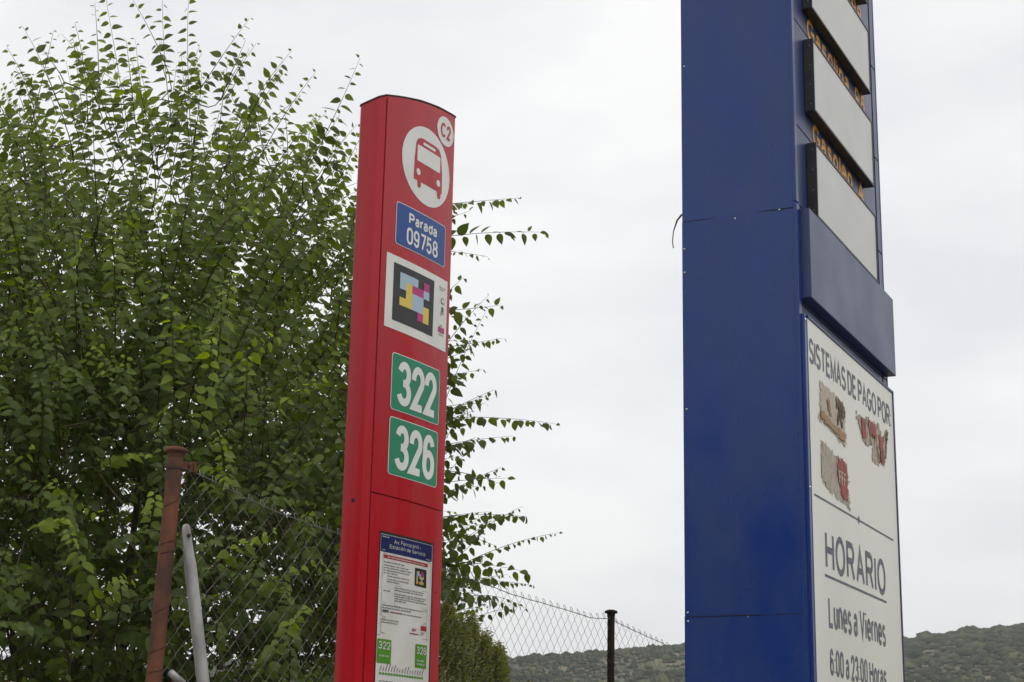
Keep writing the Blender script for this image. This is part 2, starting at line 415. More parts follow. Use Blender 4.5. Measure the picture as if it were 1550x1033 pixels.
# scrub and small oaks on the hillside (one mass)
def blob_template(seed):
    bm = bmesh.new(); bmesh.ops.create_icosphere(bm, subdivisions=2 if seed < 0 else 1, radius=1)
    for v in bm.verts:
        v.co *= 1+.9*noise.noise(v.co*2.3+Vector((seed*7, 0, 0)))
        if v.co.z < -.2: v.co.z = -.2
    V_ = np.array([v.co[:] for v in bm.verts]); F_ = np.array([[v.index for v in f.verts] for f in bm.faces]); bm.free()
    return V_, F_
TB = [blob_template(i) for i in range(4)]
def add_scatter(name, items, mat, templ, label, cat, parent=None):
    VV = []; FF = []; b = 0
    for (x, y, z, sx, sy, sz, rz, t) in items:
        T, F = templ[t % len(templ)]
        c, s = math.cos(rz), math.sin(rz)
        P = np.empty_like(T); P[:, 0] = (T[:, 0]*c-T[:, 1]*s)*sx+x; P[:, 1] = (T[:, 0]*s+T[:, 1]*c)*sy+y; P[:, 2] = T[:, 2]*sz+z
        VV.append(P); FF.append(F+b); b += len(T)
    VV = np.concatenate(VV); FF = np.concatenate(FF)
    me = bpy.data.meshes.new(name); me.vertices.add(len(VV)); me.vertices.foreach_set('co', VV.ravel())
    me.loops.add(FF.size); me.loops.foreach_set('vertex_index', FF.ravel().astype(np.int32))
    me.polygons.add(len(FF)); me.polygons.foreach_set('loop_start', np.arange(len(FF), dtype=np.int32)*FF.shape[1])
    me.polygons.foreach_set('loop_total', np.full(len(FF), FF.shape[1], dtype=np.int32)); me.update(calc_edges=True)
    o = link(name, me, mat); tag(o, label, cat, kind='stuff')
    return o
scrub = bpy.data.materials.new('scrub'); scrub.use_nodes = True
nt = scrub.node_tree; b = nt.nodes['Principled BSDF']; b.inputs['Roughness'].default_value = .95; b.inputs['Specular IOR Level'].default_value = .1
g = nt.nodes.new('ShaderNodeNewGeometry'); r = nt.nodes.new('ShaderNodeValToRGB'); e = r.color_ramp.elements
e[0].color = (.024, .034, .017, 1); e[1].color = (.10, .10, .050, 1); x = e.new(.7); x.color = (.044, .058, .028, 1)
nt.links.new(g.outputs['Random Per Island'], r.inputs[0]); nt.links.new(r.outputs[0], b.inputs['Base Color'])
items = []
rs = random.Random(3)
for i in range(26000):
    az = rs.uniform(-14, 27); d = 470+270*rs.random()**.75
    x, y = d*math.sin(rad(az)), d*math.cos(rad(az))
    dens = noise.fractal(Vector((x*.012, y*.02, 4)), 1, 2, 4)
    if dens < -.12 and rs.random() < .75: continue
    if d < 640 and az < 8 and rs.random() < .6: continue
    s = rs.uniform(.5, 1.5)*(1.9 if rs.random() < .07 else 1)
    items.append((x, y, hill_z(x, y)+s*.2, s*rs.uniform(.8, 1.5), s*rs.uniform(.8, 1.5), s*rs.uniform(.6, 1.0), rs.uniform(0, 6.3), i))
add_scatter('hillside_scrub', items, scrub, TB, 'dark green scrub and small oaks covering the far hillside', 'scrub')

# ------------------------------------------------------------------ blue price totem
SP = Vector((1.0612651, 6.0, 0)); SAZ = .45761
sign = empty('price_sign', SP, math.pi/2-SAZ)
tag(sign, 'tall glossy blue petrol station price sign standing right of the red bus stop', 'sign')
Wd, Dp = 1.352, .452
o = MB(); o.box(.012, Wd-.012, .012, Dp-.002, 0, 6.6); o.build('body', darkblue, sign)
# left side: three overlapping metal sheets, gently buckled
def side_sheet(z0, z1, off, seed):
    nu, nv = 14, 60; vs = []; fs = []
    for j in range(nv+1):
        for i in range(nu+1):
            t = j/nv; z = z0+(z1-z0)*t; yy = -.001+(Dp+.002)*i/nu; e_ = math.sin(math.pi*i/nu)**.7
            bow_ = .006*noise.noise(Vector((yy*4, z*1.3, seed)))
            k_ = .0040*(math.exp(-((z-z0)/.10)**2)-math.exp(-((z1-z)/.09)**2))*noise.noise(Vector((yy*3, seed, z0)))*2
            z_ = z+(.0025*math.sin(yy*11+seed) if j == nv else 0)
            vs.append((-off-(bow_+k_)*e_, yy, z_))
    for j in range(nv):
        for i in range(nu):
            a = j*(nu+1)+i; fs.append((a, a+nu+1, a+nu+2, a+1))
    me = bpy.data.meshes.new('side_sheet'); me.from_pydata(vs, [], fs)
    return link('side_sheet', me, blue, sign, smooth=True)
side_sheet(3.758, 6.6, .006, 1)
side_sheet(2.240, 3.765, .009, 5)
side_sheet(.02, 2.243, .012, 9)
for z_, x_ in ((3.7665, -.0092), (2.2445, -.0122)):
    q = MB(); q.box(x_, -.004, .004, Dp-.004, z_-.0012, z_+.0012); q.build('sheet_joint', inkblack, sign)
# corner return folded onto the price side
for z0, z1, off in ((3.79, 6.6, .005), (.02, 3.785, .008)):
    q = MB(); q.box(-off-.0045, .0225, -.003-off*.4, .008, z0, z1); q.build('corner_fold', blue, sign, bevel=.003)
# price-side sheets with joints
zj = [.02, 3.40, 3.79, 4.118, 4.566, 5.014, 5.46, 5.9, 6.6]
for a, c in zip(zj[:-1], zj[1:]):
    q = MB(); q.box(.024, 1.262, .000, .010, a+.0025, c-.0025); q.build('face_sheet', blue2, sign, bevel=.001, seg=1)
zk = [.02, 3.4, 3.985, 4.43, 4.88, 5.33, 6.6]
for a, c in zip(zk[:-1], zk[1:]):
    q = MB(); q.box(1.276, 1.338, -.002, .010, a+.003, c-.003); q.build('edge_sheet', blue2, sign, bevel=.001, seg=1)
q = MB(); q.box(1.340, Wd, -.004, Dp, 0, 6.6); q.build('rear_edge', blue2, sign, bevel=.003)
q = MB(); q.box(-.01, Wd+.004, -.01, Dp+.006, 6.603, 6.63); q.build('top_cap', darkblue, sign, bevel=.004)
# screws
scr = MB(); scr.lathe(0, 0, [(0, .004), (.003, .0038), (.0055, .002), (.006, 0)], 10)
sc0 = scr.build('screw', screwm, sign, smooth=True)
first = True
spots = [(.237, 3.752), (.062, 3.763), (.44, 4.42), (.444, 3.655), (.444, 3.56), (.21, 2.238), (.442, 2.26), (.44, 2.228), (.44, 3.02), (.44, 4.9), (.23, 4.95)]
for yy, zz in spots:
    o = sc0 if first else sc0.copy()
    if not first: COL.objects.link(o)
    first = False
    o.rotation_euler = (0, -math.pi/2, 0); o.location = (-.0125 if zz < 2.24 else -.0095 if zz < 3.766 else -.0065, yy, zz); o.scale = (.7, .7, .7)
# price displays
fuels = {0: ('Diesel', '+', .56, 1.00, 1.07, 1.13), 1: ('Gasolina', '98', .215, .86, .955, 1.125), 2: ('Gasolina', '95', .215, .86, .955, 1.125), 3: ('Gasoleo', 'A', .255, .855, .95, 1.05)}
GL['+'] = (.5, [[(0, .4), (1, .4)], [(.5, .1), (.5, .7)]])
for k in range(5):
    z1 = 4.083+.441*(3-k) if k < 4 else 4.083+.441*4
    z0 = z1-.309
    x0, x1 = .155, 1.090
    q = MB(); q.box(x0, x1, -.036, -.0008, z0, z1); hs_ = q.build('price_display', black, sign, bevel=.002, seg=1)
    r_ = MB()
    fw = .009
    r_.box(x0, x1, -.0415, -.0365, z0, z0+fw); r_.box(x0, x1, -.0415, -.0365, z1-fw, z1)
    r_.box(x0, x0+fw, -.0415, -.0365, z0+fw, z1-fw); r_.box(x1-fw, x1, -.0415, -.0365, z0+fw, z1-fw); r_.build('frame', black, hs_)
    s_ = MB(); s_.box(x0+fw+.001, x1-fw-.001, -.039, -.0365, z0+fw+.001, z1-fw-.001); s_.build('screen', screen, hs_)
    c_ = MB()
    for t in range(4):
        zz = z0+.03+t*(z1-z0-.06)/3
        c_.box(x0-.003, x0-.0002, -.028, -.025, zz-.0015, zz+.0015)
    c_.build('housing_screws', screwm, hs_)['kind'] = 'stuff'
    n1, n2, a, c, a2, c2 = fuels.get(k, fuels[3])
    zb_ = z1+.036
    letters('fuel_name', n1, a, c, zb_, zb_+.096, -.0018, orange, sign, sw=.20, gap=.20)
    letters('fuel_grade', n2, a2, c2, zb_, zb_+.096, -.0018, orange, sign, sw=.20, gap=.20)
# raised blue fascia box under the displays
q = MB(); q.box(.032, 1.346, -.042, -.001, 3.418, 3.772); bx = q.build('fascia_box', blue2, sign, bevel=.003)
q = MB(); q.box(.0235, .0315, -.004, -.0005, 3.40, 3.79); q.build('fascia_gap_strip', darkblue, sign)  # dark strip added to draw the narrow gap beside the fascia
# notice panel
q = MB(); q.box(.006, 1.350, -.020, -.001, .9, 3.352); npn = q.build('notice_panel', blue, sign, bevel=.002)
q = MB(); q.box(.036, 1.336, -.0225, -.0205, .93, 3.340); q.build('white_sheet', panelw, npn, bevel=.0008, seg=1)
q = MB(); fw = .012
q.box(1.337, 1.350, -.027, -.0205, .9, 3.352); q.box(.036, 1.336, -.026, -.0205, 3.341, 3.352); q.build('panel_rim', darkblue, npn)
YF = -.0232
PF = .0232   # the print lies a little proud of the face, so shift along the face to keep its place
def cs(s): return s-.0
def ltr(nm, t, s0, s1, z0, z1, **k):
    dz = (z0-1.6)*.018; dz1 = (z1-1.6)*.018
    # plane offset correction measured on the face plane
    a, c = s0-.0765+(s0)*-.005, s1-.0765-(s1)*.012
    return letters(nm, t, a, c, z0-.0148-(z0-2.2)*.009, z1-.0148-(z1-2.2)*.009, YF, letgrey, npn, **k)
ltr('heading', 'SISTEMAS DE PAGO POR:', .120, 1.395, 3.196, 3.296, sw=.165, gap=.20)
ltr('heading', 'HORARIO', .265, 1.178, 2.440, 2.592, sw=.165, gap=.24)
ltr('opening_days', 'Lunes a Viernes', .284, 1.145, 2.230, 2.348, sw=.165, gap=.22)
ltr('opening_hours', '6:00 a 23:00 Horas', .284, 1.13, 2.058, 2.157, sw=.165, gap=.22)
def bar(nm, s0, s1, z, h):
    q = MB(); z -= .0148; q.flat([(s0-.0765, z), (s1-.09, z), (s1-.09, z+h), (s0-.0765, z+h)], YF); q.build(nm, letgrey, npn)
bar('rule_line', .137, 1.345, 2.692, .008); bar('underline', .249, 1.182, 2.412, .010)
q = MB(); q.flat([(.665, 2.682), (.685, 2.664), (.705, 2.682), (.685, 2.700)], YF-.0003); q.build('rule_ornament', letgrey, npn)
q = MB(); q.lathe(0, 0, [(0, .003), (.005, .002), (.006, 0)], 10)
for k, zz in enumerate((3.33, 2.70, 1.9)):
    o = q.build('screw', screwm, npn); o.rotation_euler = (math.pi/2, 0, 0); o.location = (.020, -.0202, zz)

# torn paper stickers
def sticker_mat(name, cols, seed, sc=28):
    m = bpy.data.materials.new(name); m.use_nodes = True
    nt = m.node_tree; N = nt.nodes.new; L = nt.links.new; b = nt.nodes['Principled BSDF']; b.inputs['Roughness'].default_value = .8
    tc = N('ShaderNodeTexCoord'); mp = N('ShaderNodeMapping'); mp.inputs['Scale'].default_value = (1.3, 1, .42); mp.inputs['Location'].default_value = (seed, 0, seed*2)
    nz = N('ShaderNodeTexNoise'); nz.inputs['Scale'].default_value = sc; nz.inputs['Detail'].default_value = 6; nz.inputs['Roughness'].default_value = .65
    L(tc.outputs['Object'], mp.inputs[0]); L(mp.outputs[0], nz.inputs[0])
    r = N('ShaderNodeValToRGB'); L(nz.outputs['Fac'], r.inputs[0])
    r.color_ramp.interpolation = 'LINEAR'
    els = r.color_ramp.elements
    for i, (p, c) in enumerate(cols):
        e = els[i] if i < 2 else els.new(p)
        e.position = p; e.color = (*c, 1)
    L(r.outputs[0], b.inputs['Base Color'])
    return m
cream, brown, ochre, dk, rd, gy = (.52, .46, .37), (.19, .12, .08), (.33, .21, .12), (.06, .05, .04), (.27, .085, .075), (.31, .27, .22)
st_a = sticker_mat('torn_sticker_cream', [(.30, brown), (.72, cream), (.38, gy), (.46, cream), (.55, (.42, .38, .31)), (.61, cream)], 1, 22)
st_g = sticker_mat('torn_sticker_grey', [(.32, dk), (.72, cream), (.40, gy), (.46, cream), (.53, gy), (.60, (.46, .43, .37))], 8, 22)
st_b = sticker_mat('torn_sticker_mixed', [(.32, dk), (.68, cream), (.41, brown), (.47, gy), (.53, cream), (.60, ochre)], 5, 26)
st_o = sticker_mat('torn_print_ochre', [(.32, brown), (.68, cream), (.42, ochre), (.50, (.40, .26, .14)), (.56, ochre), (.62, gy)], 3, 24)
st_k = sticker_mat('torn_print_dark', [(.30, dk), (.70, gy), (.44, dk), (.52, brown), (.58, dk), (.63, gy)], 4, 30)
st_r = sticker_mat('torn_print_red', [(.30, brown), (.70, cream), (.42, rd), (.50, (.40, .10, .09)), (.58, rd), (.64, gy)], 9)
def torn(name, outline, mat_, y, seed, nx=26, nz=26, rough=.012):
    """crumpled paper cut to a ragged outline (x, z list)"""
    xs = [p[0] for p in outline]; zs = [p[1] for p in outline]
    x0, x1, z0, z1 = min(xs), max(xs), min(zs), max(zs)
    def inside(x, z):
        c = False; n = len(outline)
        for i in range(n):
            (ax, az), (bx, bz) = outline[i], outline[(i+1) % n]
            if (az > z) != (bz > z) and x < (bx-ax)*(z-az)/(bz-az)+ax: c = not c
        return c
    vs = []; fs = []; idx = {}
    def vid(i, j):
        if (i, j) not in idx:
            x = x0+(x1-x0)*i/nx; z = z0+(z1-z0)*j/nz
            x += (x1-x0)/nx*.45*noise.noise(Vector((i*.9, j*.9, seed))); z += (z1-z0)/nz*.45*noise.noise(Vector((i*.9, j*.9, seed+9)))
            d = abs(noise.noise(Vector((x*26, z*7, seed))))
            idx[(i, j)] = len(vs); vs.append((x, y-.0006-d*.0030, z))
        return idx[(i, j)]
    for j in range(nz):
        for i in range(nx):
            cx = x0+(x1-x0)*(i+.5)/nx; cz = z0+(z1-z0)*(j+.5)/nz
            ox = rough*noise.noise(Vector((cx*30, cz*60, seed)))*2; oz = rough*noise.noise(Vector((cx*60, cz*30, seed+3)))*2
            if inside(cx+ox, cz+oz): fs.append((vid(i, j), vid(i+1, j), vid(i+1, j+1), vid(i, j+1)))
    me = bpy.data.meshes.new(name); me.from_pydata(vs, [], fs)
    return link(name, me, mat_, npn)
def P_(s, z): return (s-.0765-.006*s, z-.0148-(z-2.2)*.009)
def tornp(pts, m_, lift, seed, nx=26, nz=26, rough=.010, name='torn_print'): return torn(name, [P_(*p) for p in pts], m_, YF-lift, seed, nx, nz, rough)
N1 = 'torn_sticker'
tornp([(.25,3.16),(.30,3.155),(.42,3.15),(.58,3.13),(.60,3.10),(.61,2.97),(.57,2.965),(.45,2.985),(.30,3.0),(.22,3.0),(.24,3.03)], st_a, 0, 1, name=N1)
tornp([(.46,3.145),(.585,3.128),(.60,3.08),(.55,3.075),(.50,3.10),(.47,3.10)], st_k, .0030, 11, 14, 14, .006)
tornp([(.25,3.045),(.33,3.035),(.42,3.02),(.60,3.015),(.605,2.975),(.46,2.992),(.31,3.006),(.245,3.01)], st_o, .0030, 12, 20, 10, .007)
tornp([(.33,3.10),(.36,3.11),(.40,3.05),(.38,3.04),(.35,3.07)], st_o, .0033, 13, 8, 10, .004)
tornp([(.47,3.03),(.49,3.03),(.51,3.075),(.54,3.03),(.56,3.03),(.52,3.10),(.50,3.10)], st_k, .0036, 14, 12, 12, .003)
tornp([(.24,2.925),(.32,2.92),(.45,2.905),(.61,2.90),(.62,2.78),(.64,2.715),(.55,2.735),(.44,2.745),(.30,2.755),(.245,2.775)], st_g, 0, 2, name=N1)
tornp([(s, z) for s, z in ell(.53, 2.845, .075, .062, 20)], st_r, .0030, 6, 16, 16, .007)
tornp([(.50,2.80),(.60,2.80),(.61,2.75),(.55,2.745),(.50,2.76)], st_r, .0030, 7, 12, 8, .008)
for k, xx in enumerate((.47, .505, .54)):
    tornp([(xx,2.80),(xx+.010,2.80),(xx+.010,2.822),(xx+.024,2.822),(xx+.024,2.830),(xx+.010,2.830),(xx+.010,2.842),(xx+.026,2.842),(xx+.026,2.852),(xx,2.852)], st_a, .0045, 20+k, 8, 12, .001)
tornp([(.76,3.135),(.90,3.15),(.98,3.155),(1.06,3.16),(1.12,3.17),(1.18,3.15),(1.22,3.12),(1.285,3.175),(1.31,3.165),(1.26,3.08),(1.24,3.03),(1.12,2.985),(1.02,2.99),(1.03,3.05),(.96,3.045),(.86,3.03),(.84,3.09)], st_b, 0, 3, 34, 26, .016, name=N1)
tornp([(.96,3.15),(1.06,3.155),(1.10,3.12),(1.04,3.09),(.98,3.10)], st_r, .0030, 15, 14, 12, .010)
tornp([(.85,3.135),(.90,3.14),(.92,3.07),(.88,3.05),(.86,3.09)], st_r, .0030, 16, 10, 14, .010)
tornp([(1.13,3.12),(1.17,3.13),(1.22,3.07),(1.22,3.01),(1.17,3.0),(1.15,3.06)], st_r, .0030, 17, 12, 18, .012)
tornp([(1.235,3.04),(1.25,3.03),(1.285,3.14),(1.305,3.165),(1.28,3.16),(1.255,3.10)], st_k, .0030, 18, 8, 16, .004)
q = MB()
pw = [(-.004, Dp+.003, 3.80), (-.012, Dp+.02, 3.775), (-.012, Dp+.036, 3.73), (-.010, Dp+.040, 3.69), (-.01, Dp+.037, 3.665)]
q.tube(pw, [.004, .0035, .002, .002, .002], 6); q.build('loose_cable', inkblack, sign, smooth=True)

# ------------------------------------------------------------------ red bus stop totem
TP = Vector((-.28549, 3.7, 0)); TAZ = .53442
stop = empty('bus_stop_post', TP, math.pi/2-TAZ)
tag(stop, 'slim glossy red bus stop pillar with white bus emblem and green route numbers', 'bus stop')
sec = [(-.040, .0), (-.0415, .0)]
sec = [(-.040, .000), (-.0505, .0105), (-.0520, .0135), (-.0515, .050), (-.0500, .064), (-.042, .072), (.25, .072), (.262, .068), (.268, .055), (.268, .012), (.264, .003), (.258, .000)]
# the front is very slightly bowed
def bow(s): t = (s-.11)/.15; return -.007*(1-t*t)
front = [(.258-(.298)*k/14, bow(.258-(.298)*k/14)) for k in range(1, 14)]
loop = [(-.040, 0)]+sec[1:]+front   # closed outline, plan view (x, y)
def top_z(s):
    return float(np.interp(s, [-.061, .015, .093, .174, .268], [3.175, 3.197, 3.2165, 3.230, 3.239]))
vs = []; fs = []; n = len(loop)
for z in (0, 1, 2): vs += [(x, y, (.0 if z == 0 else 2.2 if z == 1 else top_z(x)-.2*max(0, y))) for x, y in loop]
for r_ in range(2):
    fs += [(r_*n+i, (r_+1)*n+i, (r_+1)*n+(i+1) % n, r_*n+(i+1) % n) for i in range(n)]
fs.append(tuple(range(2*n, 3*n)))
me = bpy.data.meshes.new('body'); me.from_pydata(vs, [], fs)
bm = bmesh.new(); bm.from_mesh(me); bmesh.ops.recalc_face_normals(bm, faces=bm.faces); bm.to_mesh(me); bm.free()
body = link('body', me, red, stop, smooth=True); 
me.polygons[-1].use_smooth = False
for e_ in me.edges: pass
try: me.set_sharp_from_angle(angle=rad(28))
except Exception: pass
# dark rim following the top
q = MB(); k = len(loop); cx_, cy_ = .11, .035
vv = [(cx_+(x-cx_)*1.012, cy_+(y-cy_)*1.05, top_z(x)-.2*max(0, y)+.0006) for x, y in loop]+[(cx_+(x-cx_)*1.012, cy_+(y-cy_)*1.05, top_z(x)-.2*max(0, y)+.0032) for x, y in loop]
q.add(vv, [tuple(range(k)), tuple(range(2*k-1, k-1, -1))]+[(i, (i+1) % k, (i+1) % k+k, i+k) for i in range(k)])
q.build('top_rim', reddark, stop)
def curved(name, poly_z0, z1, s0, s1, off, m_, parent, thick=.0, n=14, zt=None):
    """sheet following the bow of the front"""
    vs = []; fs = []
    for i in range(n+1):
        s = s0+(s1-s0)*i/n; y = bow(s)-off
        zz = zt(s) if zt else z1
        vs += [(s, y, poly_z0), (s, y, zz)]
    fs = [(2*i, 2*i+2, 2*i+3, 2*i+1) for i in range(n)]
    if thick:
        b = len(vs); vs += [(x, y+thick, z) for x, y, z in vs]
        fs += [(0, 1, b+1, b), (2*n, b+2*n, b+2*n+1, 2*n+1)]
        for i in range(n): fs += [(2*i, b+2*i, b+2*i+2, 2*i+2), (2*i+1, 2*i+3, b+2*i+3, b+2*i+1)]
    me = bpy.data.meshes.new(name); me.from_pydata(vs, [], fs)
    return link(name, me, m_, parent)
# front cover above, hinged door below with a dark joint between
curved('front_panel', 2.2425, 0, -.0375, .2535, .0030, red, stop, .0028, zt=lambda s: top_z(s)-.004)
door = curved('door', .12, 2.2385, -.0375, .2535, .0030, red, stop, .0028)
q = MB(); q.box(-.0388, -.0378, -.0008, .004, .1, 3.17); q.build('panel_joint', reddark, stop)
def on_front(poly, off): return [(x, bow(x)-off, z) for x, z in poly]
def decal(name, poly, off, m_, parent):
    """flat print wrapped on the bowed front: cut into strips"""
    bm = bmesh.new(); f = bm.faces.new([bm.verts.new((x, 0, z)) for x, z in poly])
    bmesh.ops.triangulate(bm, faces=[f])
    x0 = min(p[0] for p in poly); x1 = max(p[0] for p in poly)
    m = max(2, int((x1-x0)/.02))
    for i in range(1, m):
        bmesh.ops.bisect_plane(bm, geom=bm.verts[:]+bm.edges[:]+bm.faces[:], plane_co=(x0+(x1-x0)*i/m, 0, 0), plane_no=(1, 0, 0))
    for v in bm.verts: v.co.y = bow(v.co.x)-off
    bmesh.ops.recalc_face_normals(bm, faces=bm.faces)
    if bm.faces and sum(f.normal.y for f in bm.faces) > 0: bmesh.ops.reverse_faces(bm, faces=bm.faces)
    me = bpy.data.meshes.new(name); bm.to_mesh(me); bm.free()
    return link(name, me, m_, parent)
def wrap(o, off):
    """bend flat lettering onto the bowed front"""
    for v in o.data.vertices: v.co.y = bow(v.co.x)-off+v.co.y
    return o
B0 = .0036
em = decal('bus_emblem', ell(.127, 3.058, .1055, .098, 48), B0, white, stop)
bus = [(.088,2.993),(.102,2.993),(.102,3.0105),(.173,3.0105),(.173,2.993),(.188,2.993),(.188,3.0105),(.1945,3.0105),(.1935,3.075),(.184,3.108)]
def arc_pts(x0, x1, z0, z1, n=6, s=1):
    return [(x0+(x1-x0)*math.sin(math.pi/2*k/n), z0+(z1-z0)*(1-math.cos(math.pi/2*k/n))) for k in range(n+1)]
bus = [(.086,3.0),(.089,2.9945),(.097,2.9945),(.101,3.0),(.101,3.0105),(.173,3.0105),(.173,3.0),(.177,2.9945),(.186,2.9945),(.190,3.0),(.190,3.0105),(.196,3.0105),(.195,3.06),(.187,3.108),(.178,3.119),(.162,3.1225),(.100,3.1225),(.084,3.117),(.076,3.105),(.071,3.06),(.070,3.0105),(.086,3.0105)]
decal('bus_figure', bus, B0+.0004, red, em)
decal('windscreen', rrect(.0815, .1835, 3.060, 3.101, .004), B0+.0008, white, em)
decal('destination_slot', rrect(.105, .160, 3.1075, 3.1145, .0032), B0+.0008, white, em)
decal('headlight', ell(.0885, 3.033, .0085, .0085, 16), B0+.0008, white, em)
decal('headlight', ell(.1775, 3.033, .0085, .0085, 16), B0+.0008, white, em)
zb = decal('zone_badge', ell(.2065, 3.1785, .041, .0375, 36), B0, white, stop)
wrap(letters('zone_code', 'C2', .182, .231, 3.160, 3.198, 0, red, zb, sw=.17, gap=.22), B0+.0006)
def plate(name, x0, x1, z0, z1, m_, r=.008):
    p = decal(name, rrect(x0, x1, z0, z1, r), B0+.0002, white, stop)
    decal('field', rrect(x0+.0022, x1-.0022, z0+.0018, z1-.0018, r*.8), B0+.0007, m_, p)
    return p
bp_ = plate('stop_number_plate', .008, .221, 2.8305, 2.9350, stopblue)
wrap(letters('stop_word', 'Parada', .057, .179, 2.893, 2.920, 0, white, bp_, sw=.20, gap=.17), B0+.0012)
wrap(letters('stop_number', '09758', .050, .184, 2.842, 2.884, 0, white, bp_, sw=.155, gap=.16), B0+.0012)
for z0, z1, t, (a, c) in ((2.4395, 2.5725, '322', (.036, .200)), (2.2905, 2.423, '326', (.036, .200))):
    p = plate('route_plate', .0135, .2155, z0, z1, green, .009)
    wrap(letters('route_number', t, a, c, z0+.013, z1-.014, 0, white, p, sw=.165, gap=.14), B0+.0012)
# colour-block sticker
stk = decal('colour_code_sticker', [(-.020, 2.626), (.2395, 2.624), (.2395, 2.8), (-.020, 2.802)], B0, white, stop)
decal('dark_field', [(.007, 2.647), (.174, 2.646), (.175, 2.784), (.007, 2.7845)], B0+.0005, graph, stk)
c0, cw = .0315, .0243; r0, rh = 2.767, .0197   # grid of the blocks
def cell(i0, i1, j0, j1, m_, k=0): decal('colour_block', [(c0+cw*i0, r0-rh*j1), (c0+cw*i1, r0-rh*j1), (c0+cw*i1, r0-rh*j0), (c0+cw*i0, r0-rh*j0)], B0+.001+k*.0002, m_, stk)
cell(0, 3, 0, 1, cyan); cell(0, 1, 1, 2, cyan); cell(2, 3, 1, 1.0, cyan) if False else None
cell(1, 2, 1, 3, yellow); cell(0, 2, 3, 4, yellow); cell(2, 4, 1, 2, magenta); cell(4, 5, 0, 1, magenta); cell(4, 5, 1, 2, cyan)
cell(2, 4, 2, 4, cyan); cell(3, 4, 4, 5, magenta); cell(4, 5, 3, 5, yellow)
rnd = random.Random(5)
q = MB()
for z, xa, xb in ((2.776, .198, .233), (2.770, .200, .228), (2.714, .207, .228), (2.709, .206, .226), (2.682, .206, .222), (2.659, .202, .232)): scribble(q, xa, xb, z, .003, 0, rnd)
o = q.build('small_print', inkgrey, stk); wrap(o, B0+.001); o['kind'] = 'stuff'
decal('red_logo_block', rrect(.199, .228, 2.666, 2.679, .001), B0+.001, magenta, stk)
decal('pictogram', rrect(.209, .224, 2.738, 2.752, .003), B0+.0008, inkgrey, stk)
decal('pictogram_centre', rrect(.211, .222, 2.740, 2.750, .002), B0+.0012, white, stk)
decal('pictogram', rrect(.212, .222, 2.718, 2.730, .001), B0+.0008, inkgrey, stk)
# timetable behind a black-edged window
case = curved('timetable_case', 1.25, 2.1605, -.0045, .2125, .0034, inkblack, stop, n=8)
ps = curved('poster', 1.255, 2.1545, -.0015, .2065, .0040, paper, case, n=8)
decal('poster_header', [(-.001, 2.116), (.004, 2.1155), (.197, 2.1155), (.2035, 2.119), (.2045, 2.1535), (-.001, 2.1535)], .0046, navy, ps)
wrap(letters('street_name', 'Av. Ferrocarril -', .046, .152, 2.1375, 2.1465, 0, white, ps, sw=.15, gap=.16), .0052)
wrap(letters('stop_name', 'Estación de Servicio', .030, .172, 2.1255, 2.1340, 0, white, ps, sw=.15, gap=.16), .0052)
q = MB(); scribble(q, .003, .028, 2.1475, .003, 0, rnd); scribble(q, .004, .016, 2.1185, .002, 0, rnd); scribble(q, .176, .198, 2.1185, .002, 0, rnd)
o = q.build('header_print', white, ps); wrap(o, .0052); o['kind'] = 'stuff'
decal('red_banner', [(.011, 2.1020), (.187, 2.1020), (.187, 2.1100), (.011, 2.1100)], .0046, inkred, ps)
q = MB(); scribble(q, .024, .178, 2.1040, .0036, 0, rnd); o = q.build('banner_print', white, ps); wrap(o, .0052); o['kind'] = 'stuff'
q = MB()
def para(x0, x1, zt, lines, lh=.0052, h=.0028, last=.5):
    for i in range(lines): scribble(q, x0, x1 if i < lines-1 else x0+(x1-x0)*last, zt-i*lh, h, 0, rnd)
para(.012, .093, 2.093, 1, last=1); para(.012, .122, 2.086, 4, .0056); para(.026, .117, 2.063, 1, last=1); para(.026, .118, 2.056, 2, .0052)
para(.058, .182, 2.040, 2, .0052, last=.9); para(.058, .186, 2.0265, 4, .0050, last=.35); para(.014, .048, 2.030, 1, last=1)
para(.013, .178, 1.9985, 2, .0056, last=.7); para(.04, .17, 1.985, 1, last=1); para(.013, .078, 1.967, 2, .0056, last=1); para(.118, .158, 1.946, 1, last=1); para(.164, .19, 1.951, 2, .004, last=.8)
o = q.build('body_print', inkgrey, ps); wrap(o, .0050); o['kind'] = 'stuff'
q = MB(); scribble(q, .045, .085, 1.985, .0032, 0, rnd); scribble(q, .128, .148, 1.953, .007, 0, rnd); scribble(q, .12, .158, 1.946, .003, 0, rnd)
o = q.build('red_print', inkred, ps); wrap(o, .0052); o['kind'] = 'stuff'
decal('red_logo_block', rrect(.164, .189, 1.957, 1.968, .001), .0048, inkred, ps)
decal('black_pill', rrect(.013, .036, 1.984, 1.990, .003), .0048, inkgrey, ps)
mc = decal('small_colour_code', [(.132, 2.055), (.182, 2.054), (.181, 2.095), (.132, 2.095)], .0048, graph, ps)
def mini(i, j, w, h, m_): decal('colour_block', [(.138+.0063*i, 2.0885-.0058*(j+h)), (.138+.0063*(i+w), 2.0885-.0058*(j+h)), (.138+.0063*(i+w), 2.0885-.0058*j), (.138+.0063*i, 2.0885-.0058*j)], .0052, m_, mc)
mini(0, 0, 1, 2, cyan); mini(1, 0, 1, 1, yellow); mini(3, 0, 2, 2, magenta); mini(0, 2, 1, 3, yellow); mini(1, 1, 1, 1, cyan); mini(2, 1, 1, 2, cyan); mini(3, 2, 2, 1, yellow); mini(1, 4, 1, 1, magenta); mini(2, 4, 3, 1, yellow); mini(3, 3, 1, 1, cyan)
q = MB()
